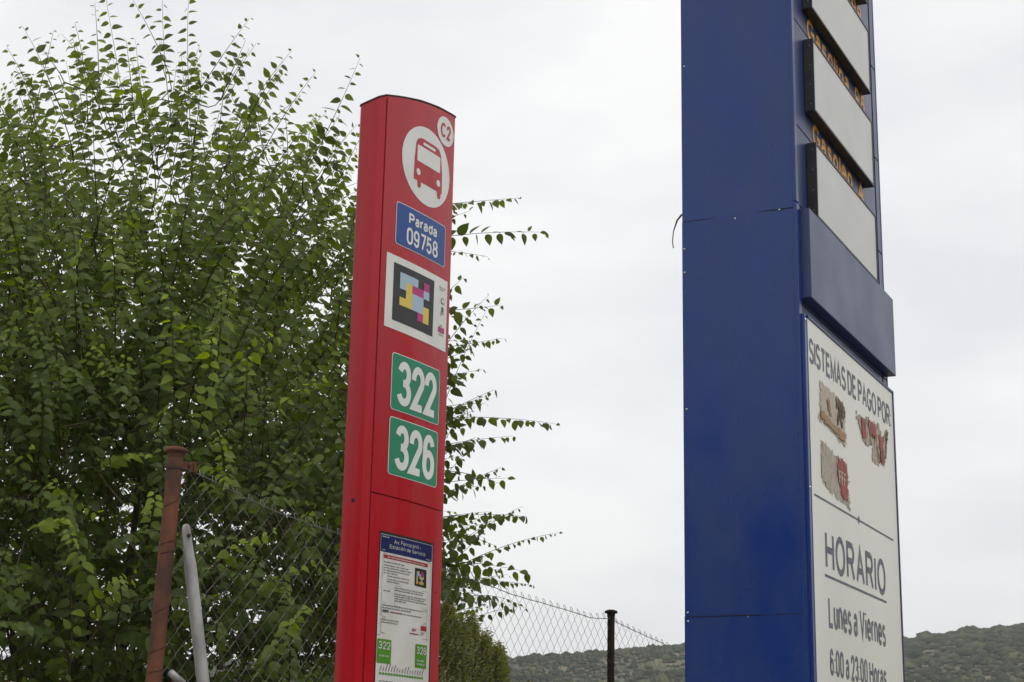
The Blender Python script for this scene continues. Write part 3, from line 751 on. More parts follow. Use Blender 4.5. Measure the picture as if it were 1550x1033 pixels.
def frame_lines(x0, x1, z0, z1, w=.0007):
    P = rrect(x0, x1, z0, z1, .004, 3)+[rrect(x0, x1, z0, z1, .004, 3)[0]]
    ribbon(q, P, w, 0)
frame_lines(.008, .200, 1.940, 2.1125); frame_lines(.056, .190, 2.001, 2.046); frame_lines(.011, .190, 1.975, 2.006); frame_lines(.011, .190, 1.938, 1.972)
ribbon(q, [(-.001, 1.934), (.201, 1.937)], .0008, 0)
o = q.build('rule_lines', inkgrey, ps); wrap(o, .0046)
for x0, x1, t, w2 in ((-.0005, .050, '322', 1), (.1445, .1935, '326', 2)):
    g_ = decal('route_box', rrect(x0, x1, 1.874, 1.926, .003), .0048, postgreen, ps)
    wrap(letters('route_number', t, x0+.004, x1-.004, 1.904, 1.921, 0, white, g_, sw=.16, gap=.14), .0054)
    q = MB()
    for k in range(w2): scribble(q, x0+.008, x1-.006, 1.888-.008*k, .0045, 0, rnd)
    o = q.build('destination_print', white, g_); wrap(o, .0054); o['kind'] = 'stuff'
q = MB(); q2 = MB()
for k in range(17):
    x = .012+k*.0102; l = rnd.uniform(.006, .018)
    ribbon(q, [(x, 1.858), (x+l*.45, 1.858+l)], .0022, 0)
    q2.flat([(x-.002, 1.850), (x+.006, 1.850), (x+.006, 1.8545), (x-.002, 1.8545)], 0)
para(.012, .19, 1.835, 8, .008)
o = q.build('route_diagram_names', inkgrey, ps); wrap(o, .0048); o['kind'] = 'stuff'
o = q2.build('route_diagram_stops', postgreen, ps); wrap(o, .0048); o['kind'] = 'stuff'
gm = bpy.data.materials.new('window_glass'); gm.use_nodes = True
gb = gm.node_tree.nodes['Principled BSDF']; gb.inputs['Roughness'].default_value = .08; gb.inputs['Transmission Weight'].default_value = 1; gb.inputs['IOR'].default_value = 1.0
# a thin clear sheet: mostly transparent with a soft surface reflection
nt = gm.node_tree; trn = nt.nodes.new('ShaderNodeBsdfTransparent'); gls = nt.nodes.new('ShaderNodeBsdfGlossy'); gls.inputs['Roughness'].default_value = .08
fr_ = nt.nodes.new('ShaderNodeFresnel'); fr_.inputs[0].default_value = 1.15
mxs = nt.nodes.new('ShaderNodeMixShader'); nt.links.new(fr_.outputs[0], mxs.inputs[0]); nt.links.new(trn.outputs[0], mxs.inputs[1]); nt.links.new(gls.outputs[0], mxs.inputs[2])
nt.links.new(mxs.outputs[0], nt.nodes['Material Output'].inputs[0])
curved('window_pane', 1.252, 2.1585, -.0035, .2115, .0062, gm, case, n=8)
# key hole on the side, small bolts, foot plate
q = MB(); q.lathe(0, 0, [(0, .0012), (.0036, .0012), (.005, .0004), (.005, 0)], 16); o = q.build('keyhole', inkblack, stop); o.rotation_euler = (0, -math.pi/2, 0); o.location = (-.0517, .036, 2.223)
q = MB(); q.lathe(0, 0, [(0, .001), (.0016, .001), (.002, 0)], 10); o = q.build('rivet', inkblack, stop); o.rotation_euler = (math.pi/2, 0, 0); o.location = (.228, bow(.228)-.0032, 2.05)
q = MB(); q.box(-.09, .31, -.04, .12, 0, .012); q.build('base_plate', reddark, stop, bevel=.003)

# ------------------------------------------------------------------ chain link fence
fence = empty('chain_link_fence', FO, math.atan2(fu.y, fu.x))
tag(fence, 'old chain link fence on rusty posts behind the red bus stop', 'fence')
ZT = [(-.1, 2.62), (.112, 2.609), (.331, 2.574), (.516, 2.548), (.686, 2.535), (2.0, 2.458), (2.23, 2.440), (2.49, 2.433), (2.81, 2.422), (2.957, 2.413), (3.105, 2.424), (3.151, 2.44), (3.237, 2.418), (3.526, 2.387), (3.781, 2.362), (4.045, 2.32), (5.2, 2.33), (6.3, 2.40)]
def ztop(s): return float(np.interp(s, [a for a, _ in ZT], [b for _, b in ZT]))
w, hp = .033, .0375
mesh = MB(); rf = random.Random(11)
for j in range(-1, int(6.3/w)):
    pts = []
    k = 0; sjit = rf.uniform(-.0015, .0015)
    s_mid = (j+.5)*w; zt = ztop(s_mid)
    K = int((zt-.62)/hp)
    for k in range(K+1):
        left = (k+j) % 2 == 0
        s = (j if left else j+1)*w
        z = zt+.004-k*hp+ .004*noise.noise(Vector((s*2, k*.2, 3)))
        inx = .0035 if left else -.0035
        dy = (.002 if left else -.002)
        s += .006*noise.noise(Vector((s*1.5, z*1.5, 0)))
        e = .0025
        pts.append((s+inx*.0, dy, z+e)); pts.append((s, -dy, z-e))
    if not K: continue
    mesh.tube(pts, .0008, 3, cap=False)
    # knuckle standing above the line wire
    if (j % 2) == 0:
        s = j*w if (j % 2 == 0) else (j+1)*w
        lp = [(s+.010*math.cos(a), .005*math.sin(a), zt+.013+.013*math.sin(a)) for a in [x_*math.pi/5-1.9 for x_ in range(10)]]
        mesh.tube(lp, .0012, 3, cap=False)
mo = mesh.build('wire_mesh', wire_m, fence); mo['kind'] = 'stuff'
q = MB(); ss = [-.02+.08*k for k in range(80)]
q.tube([(s, -.004, ztop(s)+.002+.001*math.sin(s*31)) for s in ss], .0018, 5); q.build('line_wire', wire_m, fence)
q = MB(); q.tube([(s, -.004, ztop(s)-.85) for s in ss], .0016, 5); q.build('line_wire', wire_m, fence)
def post(x, ztop_, r, m_, lean=0, flange=1.6, name='post'):
    q = MB(); q.tube([(x+lean*(.4-ztop_), 0, .4), (x, 0, ztop_-.012)], r, 20); p = q.build(name, m_, fence, smooth=True)
    try: p.data.set_sharp_from_angle(angle=rad(40))
    except Exception: pass
    q = MB(); q.lathe(x, 0, [(r*1.02, ztop_-.030), (r*1.10, ztop_-.026), (r*1.12, ztop_-.013), (r*flange, ztop_-.011), (r*(flange+.03), ztop_-.006), (r*flange, ztop_-.001), (r*.9, ztop_+.005), (0, ztop_+.007)], 24)
    q.build('post_cap', m_, p, smooth=True)
    return p
p1 = post(0, 2.673, .0255, rust, lean=.037, flange=1.42)
q = MB(); q.lathe(-.002, 0, [(.0263, 2.615), (.0276, 2.613), (.0276, 2.604), (.0263, 2.602)], 20); q.build('band', rust2, p1)
q = MB(); q.box(.024, .085, -.004, .004, 2.612, 2.640); q.box(.080, .092, -.014, .014, 2.608, 2.643); q.build('tension_bracket', rust, p1, bevel=.003)
q = MB(); q.lathe(0, 0, [(0, .004), (.006, .004), (.006, 0)], 6); o = q.build('bolt', rust2, p1); o.rotation_euler = (math.pi/2, 0, 0); o.location = (.062, -.004, 2.626)
q = MB()
for k, zz in enumerate((2.50, 2.37, 2.335, 2.16, 2.03, 1.96)):
    pts = []
    for t in range(13):
        a = math.pi*(t/12)*1.1-math.pi*1.05; c_ = -.037*(2.673-zz)
        pts.append((c_+0.0266*math.cos(a), 0.0266*math.sin(a), zz+(.045, .03, .02, .05, .035, .02)[k]*(t/12-.5)))
    q.tube(pts, .0009, 4)
q.build('tie_wires', rust2, p1)['kind'] = 'stuff'
p2 = post(3.179, 2.471, .0175, rust2, lean=.0, flange=1.75)
p3 = post(1.45, 2.49, .0175, rust2, lean=.01, flange=1.75)
p4 = post(6.3, 2.47, .0175, rust2, lean=.0, flange=1.75)
# galvanised brace, its top hammered flat and bolted
def brace(a, b, name):
    a = Vector(a); b = Vector(b); d = (b-a).normalized(); side = Vector((0, -1, 0)).cross(d).normalized(); nrm = d.cross(side)
    q = MB(); rings = [(-.0175, .006, .0042), (-.0155, .012, .0045), (-.008, .0185, .005), (.006, .0215, .005), (.045, .0225, .006), (.085, .022, .013), (.12, .021, .0205), ((b-a).length, .021, .021)]
    n = 18; bb = 0
    for t, rx, ry in rings:
        for k in range(n):
            an = 2*math.pi*k/n; p = a+d*t+side*rx*math.cos(an)+nrm*ry*math.sin(an); q.v.append(tuple(p))
    for i in range(len(rings)-1):
        for k in range(n): q.f.append((i*n+k, i*n+(k+1) % n, (i+1)*n+(k+1) % n, (i+1)*n+k))
    q.f.append(tuple(range(n-1, -1, -1)))
    o = q.build(name, galv, fence, smooth=True)
    q = MB(); q.lathe(0, 0, [(0, .007), (.0065, .007), (.0065, 0)], 6); c_ = q.build('bolt', screwm if False else rust2, o)
    c_.rotation_euler = (math.pi/2, 0, 0); c_.location = a+d*.02+Vector((0, -.005, 0))
    return o
brace((.036, -.034, 2.412), (.560, -.034, .55), 'brace')
q = MB(); q.tube([(.010, -.034, 1.955), (.065, -.040, 1.925)], .012, 14); q.build('tube_stub', galv, fence, smooth=True)

# ------------------------------------------------------------------ foliage machinery
def leaf_template(fold=.25, curl=.18):
    """ovate pointed blade, length 1 along +x, width ~.62, folded on the midrib"""
    prof = [(.0, .0), (.10, .20), (.28, .315), (.50, .30), (.72, .20), (.88, .085), (1.0, 0)]
    mid = [(x, 0, -curl*x*x) for x, _ in prof]
    up = [(x-.02, w_, -curl*x*x+fold*w_) for x, w_ in prof[1:-1]]
    dn = [(x-.02, -w_, -curl*x*x+fold*w_) for x, w_ in prof[1:-1]]
    vs = mid+up+dn; nm = len(mid); nu = len(up); fs = []
    U = lambda i: nm+i; D = lambda i: nm+nu+i
    fs.append((0, 1, U(0))); fs.append((0, D(0), 1))
    for i in range(nu-1):
        fs += [(i+1, i+2, U(i+1)), (i+1, U(i+1), U(i)), (i+1, D(i+1), i+2), (i+1, D(i), D(i+1))]
    fs += [(nu, nu+1, U(nu-1)), (nu, D(nu-1), nu+1)]
    return np.array(vs, float), np.array(fs)
LT = [leaf_template(.30, .15), leaf_template(.12, .30), leaf_template(.45, .05), leaf_template(-.1, .4)]

def leaf_frames(O, Dv, Nv):
    D_ = Dv/np.linalg.norm(Dv, axis=1, keepdims=True)
    Y_ = np.cross(Nv, D_); Y_ /= np.maximum(1e-6, np.linalg.norm(Y_, axis=1, keepdims=True))
    Z_ = np.cross(D_, Y_)
    return D_, Y_, Z_

def mass(name, O, Dv, Nv, Ls, age, templ, mat_, parent, wid=.98):
    D_, Y_, Z_ = leaf_frames(O, Dv, Nv)
    n = len(O); VV = []; FF = []; AA = []; base = 0
    tsel = np.arange(n) % len(templ)
    for t, (T, F) in enumerate(templ):
        ix = np.where(tsel == t)[0]
        if not len(ix): continue
        P = (O[ix, None, :]+Ls[ix, None, None]*(T[None, :, 0:1]*D_[ix, None, :]+wid*T[None, :, 1:2]*Y_[ix, None, :]+T[None, :, 2:3]*Z_[ix, None, :]))
        k = T.shape[0]
        VV.append(P.reshape(-1, 3)); FF.append((F[None]+(np.arange(len(ix))*k)[:, None, None]+base).reshape(-1, 3)); AA.append(np.repeat(age[ix], k)); base += len(ix)*k
    VV = np.concatenate(VV); FF = np.concatenate(FF); AA = np.concatenate(AA)
    me = bpy.data.meshes.new(name); me.vertices.add(len(VV)); me.vertices.foreach_set('co', VV.ravel())
    me.loops.add(FF.size); me.loops.foreach_set('vertex_index', FF.ravel().astype(np.int32))
    me.polygons.add(len(FF)); me.polygons.foreach_set('loop_start', np.arange(len(FF), dtype=np.int32)*3)
    me.polygons.foreach_set('loop_total', np.full(len(FF), 3, dtype=np.int32)); me.update(calc_edges=True)
    at_ = me.attributes.new('age', 'FLOAT', 'POINT'); at_.data.foreach_set('value', AA.astype(np.float32))
    return link(name, me, mat_, parent, smooth=True)

class Leaves:
    def __init__(s): s.O = []; s.D = []; s.N = []; s.L = []; s.a = []
    def add(s, o, d, n, l, a): s.O.append(o); s.D.append(d); s.N.append(n); s.L.append(l); s.a.append(a)
UP = Vector((0, 0, 1))
def bez(p0, p1, p2, n):
    return [p0*(1-t)**2+p1*2*t*(1-t)+p2*t*t for t in [i/n for i in range(n+1)]]

def shoot(lv, tw, p0, p1, sag, rnd, size=.052, step=.030, age_shade0=.0, age_shade1=.35, rad0=.0032, droop=.35, tip=.35):
    """a leafy shoot with two ranks of alternate leaves"""
    p0 = Vector(p0); p1 = Vector(p1); Ld = (p1-p0).length
    mid = (p0+p1)/2+Vector((rnd.uniform(-.05, .05)*Ld, rnd.uniform(-.08, .08)*Ld, sag*Ld))
    n = max(4, int(Ld/.07)); P = bez(p0, mid, p1, n)
    tw.tube(P, [rad0*(1-.75*i/n) for i in range(n+1)], 3, cap=False)
    m_ = int(Ld/step)
    view = Vector((rnd.uniform(-.5, .5), 1, rnd.uniform(-.5, .5)))
    d_ = (p1-p0).normalized()
    side0 = d_.cross(view if abs(d_.z) > .6 or rnd.random() < .25 else UP)
    if side0.length < .1: side0 = d_.orthogonal()
    side0.normalize()
    for i in range(1, m_+1):
        t = i/m_
        if rnd.random() < .05: continue
        f = t*n; k = min(n-1, int(f)); p = P[k].lerp(P[k+1], f-k); dr = (P[k+1]-P[k]).normalized()
        side = side0*(1 if i % 2 else -1)
        side = (side-dr*side.dot(dr)).normalized()
        ld = side*.80+dr*rnd.uniform(.15, .55)-UP*rnd.uniform(droop*.4, droop*1.7)+Vector((rnd.gauss(0, .10), rnd.gauss(0, .12), rnd.gauss(0, .09)))
        up = UP*.38+Vector((rnd.gauss(0, .32), -.70+rnd.gauss(0, .40), rnd.gauss(0, .2)))+side*.2
        s_ = size*(1-(1-tip)*max(0, (t-.45)/.55)**1.3)*rnd.uniform(.62, 1.18)*(.75 if t < .12 else 1)
        a_ = age_shade0+(age_shade1-age_shade0)*t**2+rnd.uniform(-.04, .08)
        lv.add(p+ld*.006, ld, up, s_, max(0, min(1, a_)))

# ------------------------------------------------------------------ elm tree
rt = random.Random(21)
tree = empty('elm_tree', (-1.75, 8.1, .4))
tree_lab = 'large leafy elm with small oval leaves growing behind the fence on the left'
tag(tree, tree_lab, 'tree')
TO = Vector((-1.75, 8.1, .4))
lv = Leaves(); tw = MB(); br = MB(); tk = MB()
# stems and limbs
nodes = []
limb_tips = []
for i in range(22):
    a = i*2.4; r0 = .10+.25*rt.random(); base = TO+Vector((math.cos(a)*r0, math.sin(a)*r0, -.05))
    zt_ = rt.uniform(2.6, 4.9) if i < 14 else rt.uniform(1.8, 3.2)
    rr = rt.uniform(.2, .85) if i < 14 else rt.uniform(.7, 1.2)
    tipp = Vector((TO.x+math.cos(a)*rr, TO.y+math.sin(a)*rr*1.05, zt_))
    mid = base.lerp(tipp, .45)+Vector((-math.cos(a)*.12, -math.sin(a)*.12, .25))
    P = bez(base, mid, tipp, 18)
    P = [p+Vector((noise.noise(p*1.7)*.07, noise.noise(p*1.7+Vector((5, 0, 0)))*.07, 0)) for p in P]
    (tk if i < 6 else br).tube(P, [(.034 if i < 6 else .020)*(1-.82*k/18) for k in range(19)], 7, cap=False)
    nodes += P[4:]
nd = np.array([p[:] for p in nodes])
def in_crown(p):
    z = p.z
    if z < .55 or z > 4.95: return 0
    # half width by height
    hw = np.interp(z, [.5, 1.2, 2.0, 3.0, 3.8, 4.2, 4.6, 4.95], [1.35, 1.55, 1.60, 1.50, 1.30, 1.10, .88, .50])
    cxx = np.interp(z, [.5, 2, 4, 5], [-1.78, -1.74, -1.82, -1.92])
    dx = (p.x-cxx)/hw; dy = (p.y-8.15)/(hw*1.02)
    r = dx*dx+dy*dy
    # keep out of the fence line
    if (p-FO).dot(fn) < .12: return 0
    if r > 1: return 0
    return 1
ND = np.zeros((20000, 3)); ND[:len(nodes)] = nd; nn = len(nodes)
def twig_to(p, d=None):
    """join a shoot to the nearest wood; the new twig can carry others"""
    global nn
    q_ = np.array(p[:]); dd = ((ND[:nn]-q_)**2).sum(1)+4*np.maximum(0, ND[:nn, 2]-q_[2]+.12)**2
    a = Vector(ND[int(dd.argmin())]); m_ = a.lerp(p, .5)+Vector((0, 0, -.02)) if d is None else p-d*(p-a).length*.45; P = bez(a, m_, p, 4)
    tw.tube(P, [.0042, .0038, .0034, .003, .0028], 3, cap=False)
    if nn < 19990:
        for k in (2, 3, 4): ND[nn] = P[k][:]; nn += 1
count = 0
while count < 3600:
    z = .5+4.65*rt.random()**.92
    p = Vector((TO.x+rt.uniform(-1.7, 1.7), 8.15+rt.uniform(-1.7, 1.7), z))
    if not in_crown(p): continue
    # more at the rim than in the dark middle
    rr = math.hypot(p.x-TO.x, p.y-8.15)
    dens = np.interp(z, [0.5, 3.0, 3.8, 4.4, 4.95], [1, 1, .80, .50, .24])
    dens *= np.interp(noise.noise(p*1.35), [-.45, -.08, .1], [.12, .55, 1])
    if rt.random() > dens: continue
    out_ = Vector((p.x-TO.x, p.y-8.15, 0)); 
    if out_.length > 1e-3: out_.normalize()
    k = np.interp(z, [.5, 2.0, 3.4, 5], [-.10, .15, .75, 1.5])
    d = out_*rt.uniform(.6, 1.2)+UP*(k+rt.gauss(0, .3))+Vector((rt.gauss(0, .5), rt.gauss(0, .45), 0))
    d.normalize(); Ln = rt.uniform(.36, .78)*(1 if 1 < z < 4.3 else .75)
    p1 = p+d*Ln
    if p1.z < 2.45 and max(p.x, p1.x) > -.50-.25*(2.45-p1.z): continue
    if p1.x > -.36 and rt.random() < .62: continue
    if p.x < -2.55 and 2.5 < z < 4.4 and rt.random() < .5: continue
    if p1.z > 5.35 or (p1-FO).dot(fn) < .05: continue
    yv = rt.random(); a1 = .65 if yv < .14 else .15
    twig_to(p, d)
    shoot(lv, tw, p, p1, rt.uniform(.04, .20), rt, size=rt.uniform(.050, .070), step=rt.uniform(.022, .028), age_shade0=(0 if yv > .05 else .25)+np.interp(z, [2.6, 4.8], [0, .22]), age_shade1=a1+np.interp(z, [2.6, 4.8], [0, .25]), droop=np.interp(z, [1, 3, 4.5], [.75, .45, .25]))  # leaves lighten with height: newer growth, plus the lower crown's shade in the colour
    count += 1
# the long free shoots that make the outline, base and tip as they stand
free = [ # (x0,y0),(x1,y1), distance, sag, size
 ((196,210),(158,-15),7.6,.00,.062), ((262,200),(246,-10),7.4,.0,.064), ((291,230),(286,-20),7.4,.0,.064), ((255,110),(196,-8),7.8,.05,.05),
 ((300,140),(378,28),7.7,.06,.048), ((335,150),(388,66),7.9,.05,.046), ((360,190),(441,78),7.6,.05,.056), ((350,110),(372,60),7.9,.02,.045),
 ((462,262),(545,88),7.3,.05,.062), ((436,240),(430,162),7.8,.0,.044), ((490,262),(541,188),7.6,.08,.046), ((85,150),(34,40),7.5,.04,.055),
 ((55,150),(10,70),7.6,.02,.050), ((90,110),(58,68),7.8,.02,.046), ((150,130),(112,80),8,.04,.045), ((215,150),(205,60),8.1,.02,.046), ((120,190),(100,92),8,.02,.05),
 ((400,230),(372,120),8.1,.02,.048), ((330,210),(345,90),8.2,.02,.048), ((30,230),(-20,120),7.4,.02,.05), ((470,330),(536,250),7.9,.05,.048),
 ((600,318),(786,300),7.7,.035,.055), ((600,372),(826,352),7.8,.06,.055), ((640,350),(710,320),8.0,.05,.046), ((640,470),(758,462),7.8,-.03,.05), ((650,470),(702,420),7.9,.02,.048),
 ((620,535),(762,512),7.8,.02,.05), ((640,560),(715,528),8.0,.02,.05), ((610,585),(730,560),7.8,.02,.056), ((640,640),(748,590),7.9,.03,.056), ((600,640),(842,642),7.7,.06,.056), ((640,640),(735,600),7.9,.03,.05),
 ((600,690),(776,660),7.8,.04,.056), ((600,660),(700,645),7.9,.04,.056), ((600,745),(768,724),7.8,.06,.056), ((610,760),(730,735),8.0,.03,.05), ((600,800),(797,782),7.7,.09,.058), ((590,800),(740,775),7.9,.04,.056), ((610,830),(730,812),8.1,.04,.05),
 ((590,850),(797,866),7.4,.08,.062), ((600,890),(756,862),7.6,.06,.056), ((590,880),(775,918),7.3,.08,.058), ((590,930),(690,905),7.7,.05,.056), ((590,720),(700,690),7.8,.05,.056), ((600,770),(710,800),7.8,.05,.056), ((590,900),(720,880),7.8,.05,.056),
]
for (a, b_, D_, sag, sz) in free:
    p0 = at(*a, D_+.12); p1 = at(*b_, D_)
    twig_to(p0, (p1-p0).normalized())
    shoot(lv, tw, p0, p1, sag, rt, size=sz*(1.28 if b_[0] > 560 else 1.16), step=.028, age_shade0=.02, age_shade1=.22, rad0=.0028, droop=.62 if b_[0] > 560 else .28, tip=.55 if b_[0] > 560 else .4)
    # companions a hand's breadth away thicken the near end
    q0 = p0+Vector((rt.uniform(-.06, .06), rt.uniform(-.1, .2), rt.uniform(-.08, .08))); q1 = p0.lerp(p1, rt.uniform(.4, .65))+Vector((rt.uniform(-.06, .06), rt.uniform(-.1, .2), rt.uniform(-.09, .09)))
    shoot(lv, tw, q0, q1, sag, rt, size=sz*1.02, step=.026, age_shade0=.02, age_shade1=.2, rad0=.003, droop=.5 if b_[0] > 560 else .3)
# bright young shoots at the front of the crown
young = [((262,640),(256,435),6.3,.0,.060), ((300,660),(322,500),6.2,.03,.064), ((318,560),(350,408),6.3,.04,.058), ((385,655),(492,568),6.5,.08,.058), ((335,570),(425,505),6.4,.06,.05),
 ((300,880),(418,800),6.3,.12,.058), ((100,590),(150,520),6.6,.02,.056), ((130,500),(160,560),6.6,.15,.056), ((20,720),(45,672),6.4,.04,.05), ((40,750),(155,780),6.4,.12,.056), ((100,960),(205,870),6.3,.05,.056), ((50,800),(100,785),6.3,.05,.055),
 ((440,830),(492,862),6.9,.15,.052), ((300,700),(350,735),6.3,.1,.05), ((420,740),(470,700),7,.05,.05), ((10,480),(90,440),6.9,.05,.05), ((150,700),(240,690),6.4,.1,.052), ((225,800),(235,740),6.3,.02,.05), ((350,760),(300,730),6.6,.1,.05)]
for (a, b_, D_, sag, sz) in young:
    p0 = at(*a, D_+.3); p1 = at(*b_, D_); twig_to(p0, (p1-p0).normalized())
    shoot(lv, tw, p0, p1, sag, rt, size=sz*1.05, step=.027, age_shade0=.50, age_shade1=1.0, rad0=.003, droop=.45, tip=.45)
def finish_tree(root, lv, tw, templ, mat_, n_parts, eye=EYE, wid=.98):
    O = np.array([v[:] for v in lv.O]); Dv = np.array([v[:] for v in lv.D]); Nv = np.array([v[:] for v in lv.N]); Ls = np.array(lv.L); ag = np.array(lv.a)
    app = Ls/np.linalg.norm(O-np.array(eye[:]), axis=1)
    # only leaves that lie inside the picture count as large ones
    rel = O-np.array(eye[:]); zc = rel@np.array(fwd[:]); px = 775+F_PX*(rel@np.array(c_r[:]))/zc; py = 516-F_PX*(rel@np.array(c_u[:]))/zc
    app[(px < 5) | (px > 1545) | (py < 5) | (py > 1028)] = 0
    order = np.argsort(-app); big = order[:n_parts]; rest = order[n_parts:]
    off = np.array(root.location[:])
    o = mass('leaves', O[rest]-off, Dv[rest], Nv[rest], Ls[rest], ag[rest], templ, mat_, root, wid); o['kind'] = 'stuff'
    if n_parts:
        shared = {}
        Dn, Yn, Zn = leaf_frames(O, Dv, Nv)
        for i in big:
            t = int(i) % len(templ); ab = min(3, int(ag[i]*4))
            if (t, ab) not in shared:
                T, F = templ[t]; me = bpy.data.meshes.new('leaf'); me.from_pydata([tuple(v) for v in T], [], [tuple(int(x) for x in f) for f in F])
                a_ = me.attributes.new('age', 'FLOAT', 'POINT'); a_.data.foreach_set('value', np.full(len(T), ab/4+.06, dtype=np.float32))
                me.polygons.foreach_set('use_smooth', [True]*len(me.polygons)); me.materials.append(mat_); shared[(t, ab)] = me
            ob = bpy.data.objects.new('leaf', shared[(t, ab)]); COL.objects.link(ob); ob.parent = root
            M = Matrix.Identity(4)
            for r_ in range(3):
                M[r_][0] = Dn[i, r_]*Ls[i]; M[r_][1] = Yn[i, r_]*Ls[i]*wid; M[r_][2] = Zn[i, r_]*Ls[i]; M[r_][3] = O[i, r_]-off[r_]
            ob.matrix_local = M
    print('leaves', len(O))
def shift(mb, off):
    mb.v = [(v[0]-off[0], v[1]-off[1], v[2]-off[2]) for v in mb.v]
for mb_ in (tk, br, tw): shift(mb_, TO)
tk.build('trunk', bark, tree, smooth=True)
br.build('branches', bark, tree, smooth=True)
tw.build('twigs', twigm, tree)['kind'] = 'stuff'
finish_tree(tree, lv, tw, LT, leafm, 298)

# ------------------------------------------------------------------ fine-leaved bush right of the bus stop
def small_bush(name, centre, parts, n_sh, label, cat, seed, leaf=.022, mat_=bushm, a0=0, a1=.35):
    rb = random.Random(seed); root = empty(name, centre); tag(root, label, cat)
    l2 = Leaves(); t2 = MB(); C0 = Vector(centre)
    for i in range(n_sh):
        cx, cy, cz, rx, ry, rz = rb.choice(parts)
        u = Vector((rb.gauss(0, 1), rb.gauss(0, 1), rb.gauss(0, 1))).normalized()*rb.random()**.4
        p1 = Vector((cx+u.x*rx, cy+u.y*ry, cz+u.z*rz)); p0 = p1+Vector((-u.x*.05+rb.gauss(0, .02), rb.gauss(0, .02), -rb.uniform(.10, .2)))
        shoot(l2, t2, p0, p1, rb.uniform(-.05, .05), rb, size=leaf*rb.uniform(.8, 1.4), step=.007, age_shade0=a0, age_shade1=a1, rad0=.0011, droop=.1, tip=.6)
    for i in range(14):
        cx, cy, cz, rx, ry, rz = parts[i % len(parts)]
        a = Vector((C0.x+rb.uniform(-.1, .1), C0.y+rb.uniform(-.1, .1), C0.z)); b_ = Vector((cx+rb.uniform(-.7, .7)*rx, cy+rb.uniform(-.7, .7)*ry, cz+rb.uniform(0, .8)*rz))
        t2.tube(bez(a, a.lerp(b_, .5)+Vector((0, 0, .1)), b_, 8), [.012*(1-.8*k/8) for k in range(9)], 4, cap=False)
    shift(t2, C0); t2.build('branches', twigm, root)['kind'] = 'stuff'
    T = [leaf_template(.3, .2)]
    # plain narrow diamonds for the tiny leaves
    Tn = [(np.array([(0, 0, 0), (.45, .17, .04), (1, 0, -.05), (.45, -.17, .04)], float), np.array([(0, 2, 1), (0, 3, 2)]))]
    finish_tree(root, l2, t2, Tn, mat_, 0)
    return root
b1 = at(700, 1030, 8.0)
pb_ = []
for px, py, D_, rx, rz in ((668,960,8.6,.10,.17), (700,968,8.5,.10,.16), (655,1010,8.7,.14,.2), (706,1020,8.4,.17,.2), (740,1000,8.6,.08,.12), (745,1045,8.5,.10,.16), (690,1080,8.5,.26,.25), (735,1120,8.5,.2,.3), (650,1100,8.7,.25,.3), (690,940,8.6,.05,.06), (655,925,8.8,.07,.10)):
    c_ = at(px, py, D_-.6); pb_.append((c_.x, c_.y, c_.z, rx, rx*1.3, rz))
small_bush('broom_bush', (b1.x, b1.y, .4), pb_+[(c.x, c.y, c.z, .03, .04, r) for c, r in ((at(735, 968, 7.9), .06), (at(758, 1000, 7.9), .07), (at(715, 940, 8.0), .05), (at(680, 920, 8.1), .07), (at(752, 985, 7.8), .05))], 1150, 'fine leaved olive green bush at foot of fence right of red pillar', 'bush', 4)
f1 = at(803, 1040, 9.0)
small_bush('yellow_flower_plant', (f1.x, f1.y, .4), [(f1.x, f1.y, f1.z, .045, .05, .05), (f1.x-.03, f1.y, f1.z-.12, .05, .05, .15), (f1.x+.015, f1.y, f1.z-.3, .06, .06, .2), (f1.x, f1.y, .9, .08, .08, .4)], 90, 'small yellow flowering plant behind the fence, left of the thin post', 'plant', 8, leaf=.015, a0=.5, a1=1.0)
print('objects', len(bpy.data.objects))

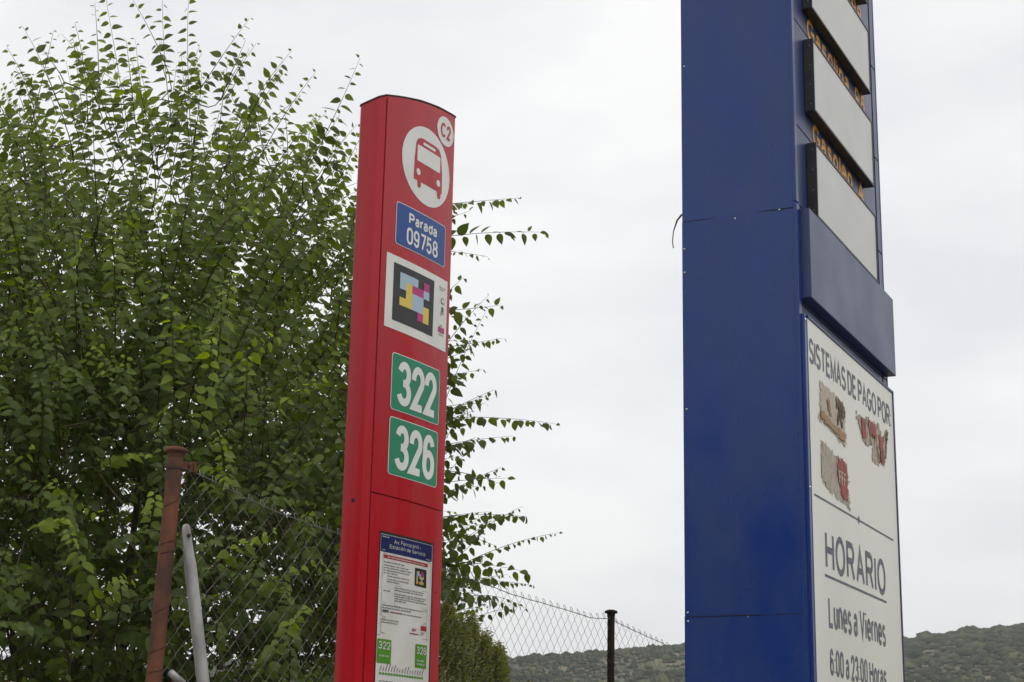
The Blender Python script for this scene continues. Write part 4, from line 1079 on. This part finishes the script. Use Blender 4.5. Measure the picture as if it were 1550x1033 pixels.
# ------------------------------------------------------------------ the other side of the road (mirrored in the paint)
def far_tree(loc, h, seed, first=None):
    root = empty('street_tree', loc)
    if first is None:
        l3 = Leaves(); rr_ = random.Random(seed)
        for i in range(2600):
            u = Vector((rr_.gauss(0, 1), rr_.gauss(0, 1), rr_.gauss(0, 1))).normalized()*rr_.random()**.35
            p = Vector((u.x*2.3, u.y*2.3, 4.6+u.z*2.9))*(1+.12*noise.noise(u*3))
            l3.add(p, Vector((rr_.gauss(0, 1), rr_.gauss(0, 1), -.3)), Vector((rr_.gauss(0, 1), rr_.gauss(0, 1), 1)), rr_.uniform(.3, .5), 0)
        a_ = lambda k: np.array([v[:] for v in k])
        o = mass('crown', a_(l3.O), a_(l3.D), a_(l3.N), np.array(l3.L), np.array(l3.a), LT[:2], leafm, root); o['kind'] = 'stuff'
        q = MB(); q.tube([(0, 0, 0), (.05, 0, 1.5), (0, .1, 3), (.1, 0, 5)], [.2, .16, .12, .06], 8); q.build('trunk', bark, root, smooth=True)
    else:
        for ch in first.children: c = ch.copy(); COL.objects.link(c); c.parent = root
    root.scale = (h, h, h)
    return root
ft = None; rz_ = random.Random(9)
for k in range(20):
    az = 48+k*11.2; d = rz_.uniform(19, 24)
    t_ = far_tree((d*math.sin(rad(az)), d*math.cos(rad(az)), -.15), rz_.uniform(.85, 1.15), 3, ft)
    if ft is None: ft = t_
    t_.rotation_euler = (0, 0, k*1.3)
    tag(t_, 'broad green street tree standing across the road behind the viewer', 'tree', 'street trees across the road')

# ------------------------------------------------------------------ thin air between here and the hills
hz = MB(); hz.box(-1500, 1500, -60, 1500, -1.2, 150); hzo = hz.build('haze', None); hzo['kind'] = 'stuff'
hm = bpy.data.materials.new('haze'); hm.use_nodes = True; nt = hm.node_tree; nt.nodes.clear()
pv = nt.nodes.new('ShaderNodeVolumePrincipled'); pv.inputs['Color'].default_value = (.97, .975, .985, 1); pv.inputs['Density'].default_value = .0003; pv.inputs['Anisotropy'].default_value = .2
ho = nt.nodes.new('ShaderNodeOutputMaterial'); nt.links.new(pv.outputs[0], ho.inputs['Volume']); hzo.data.materials.append(hm)
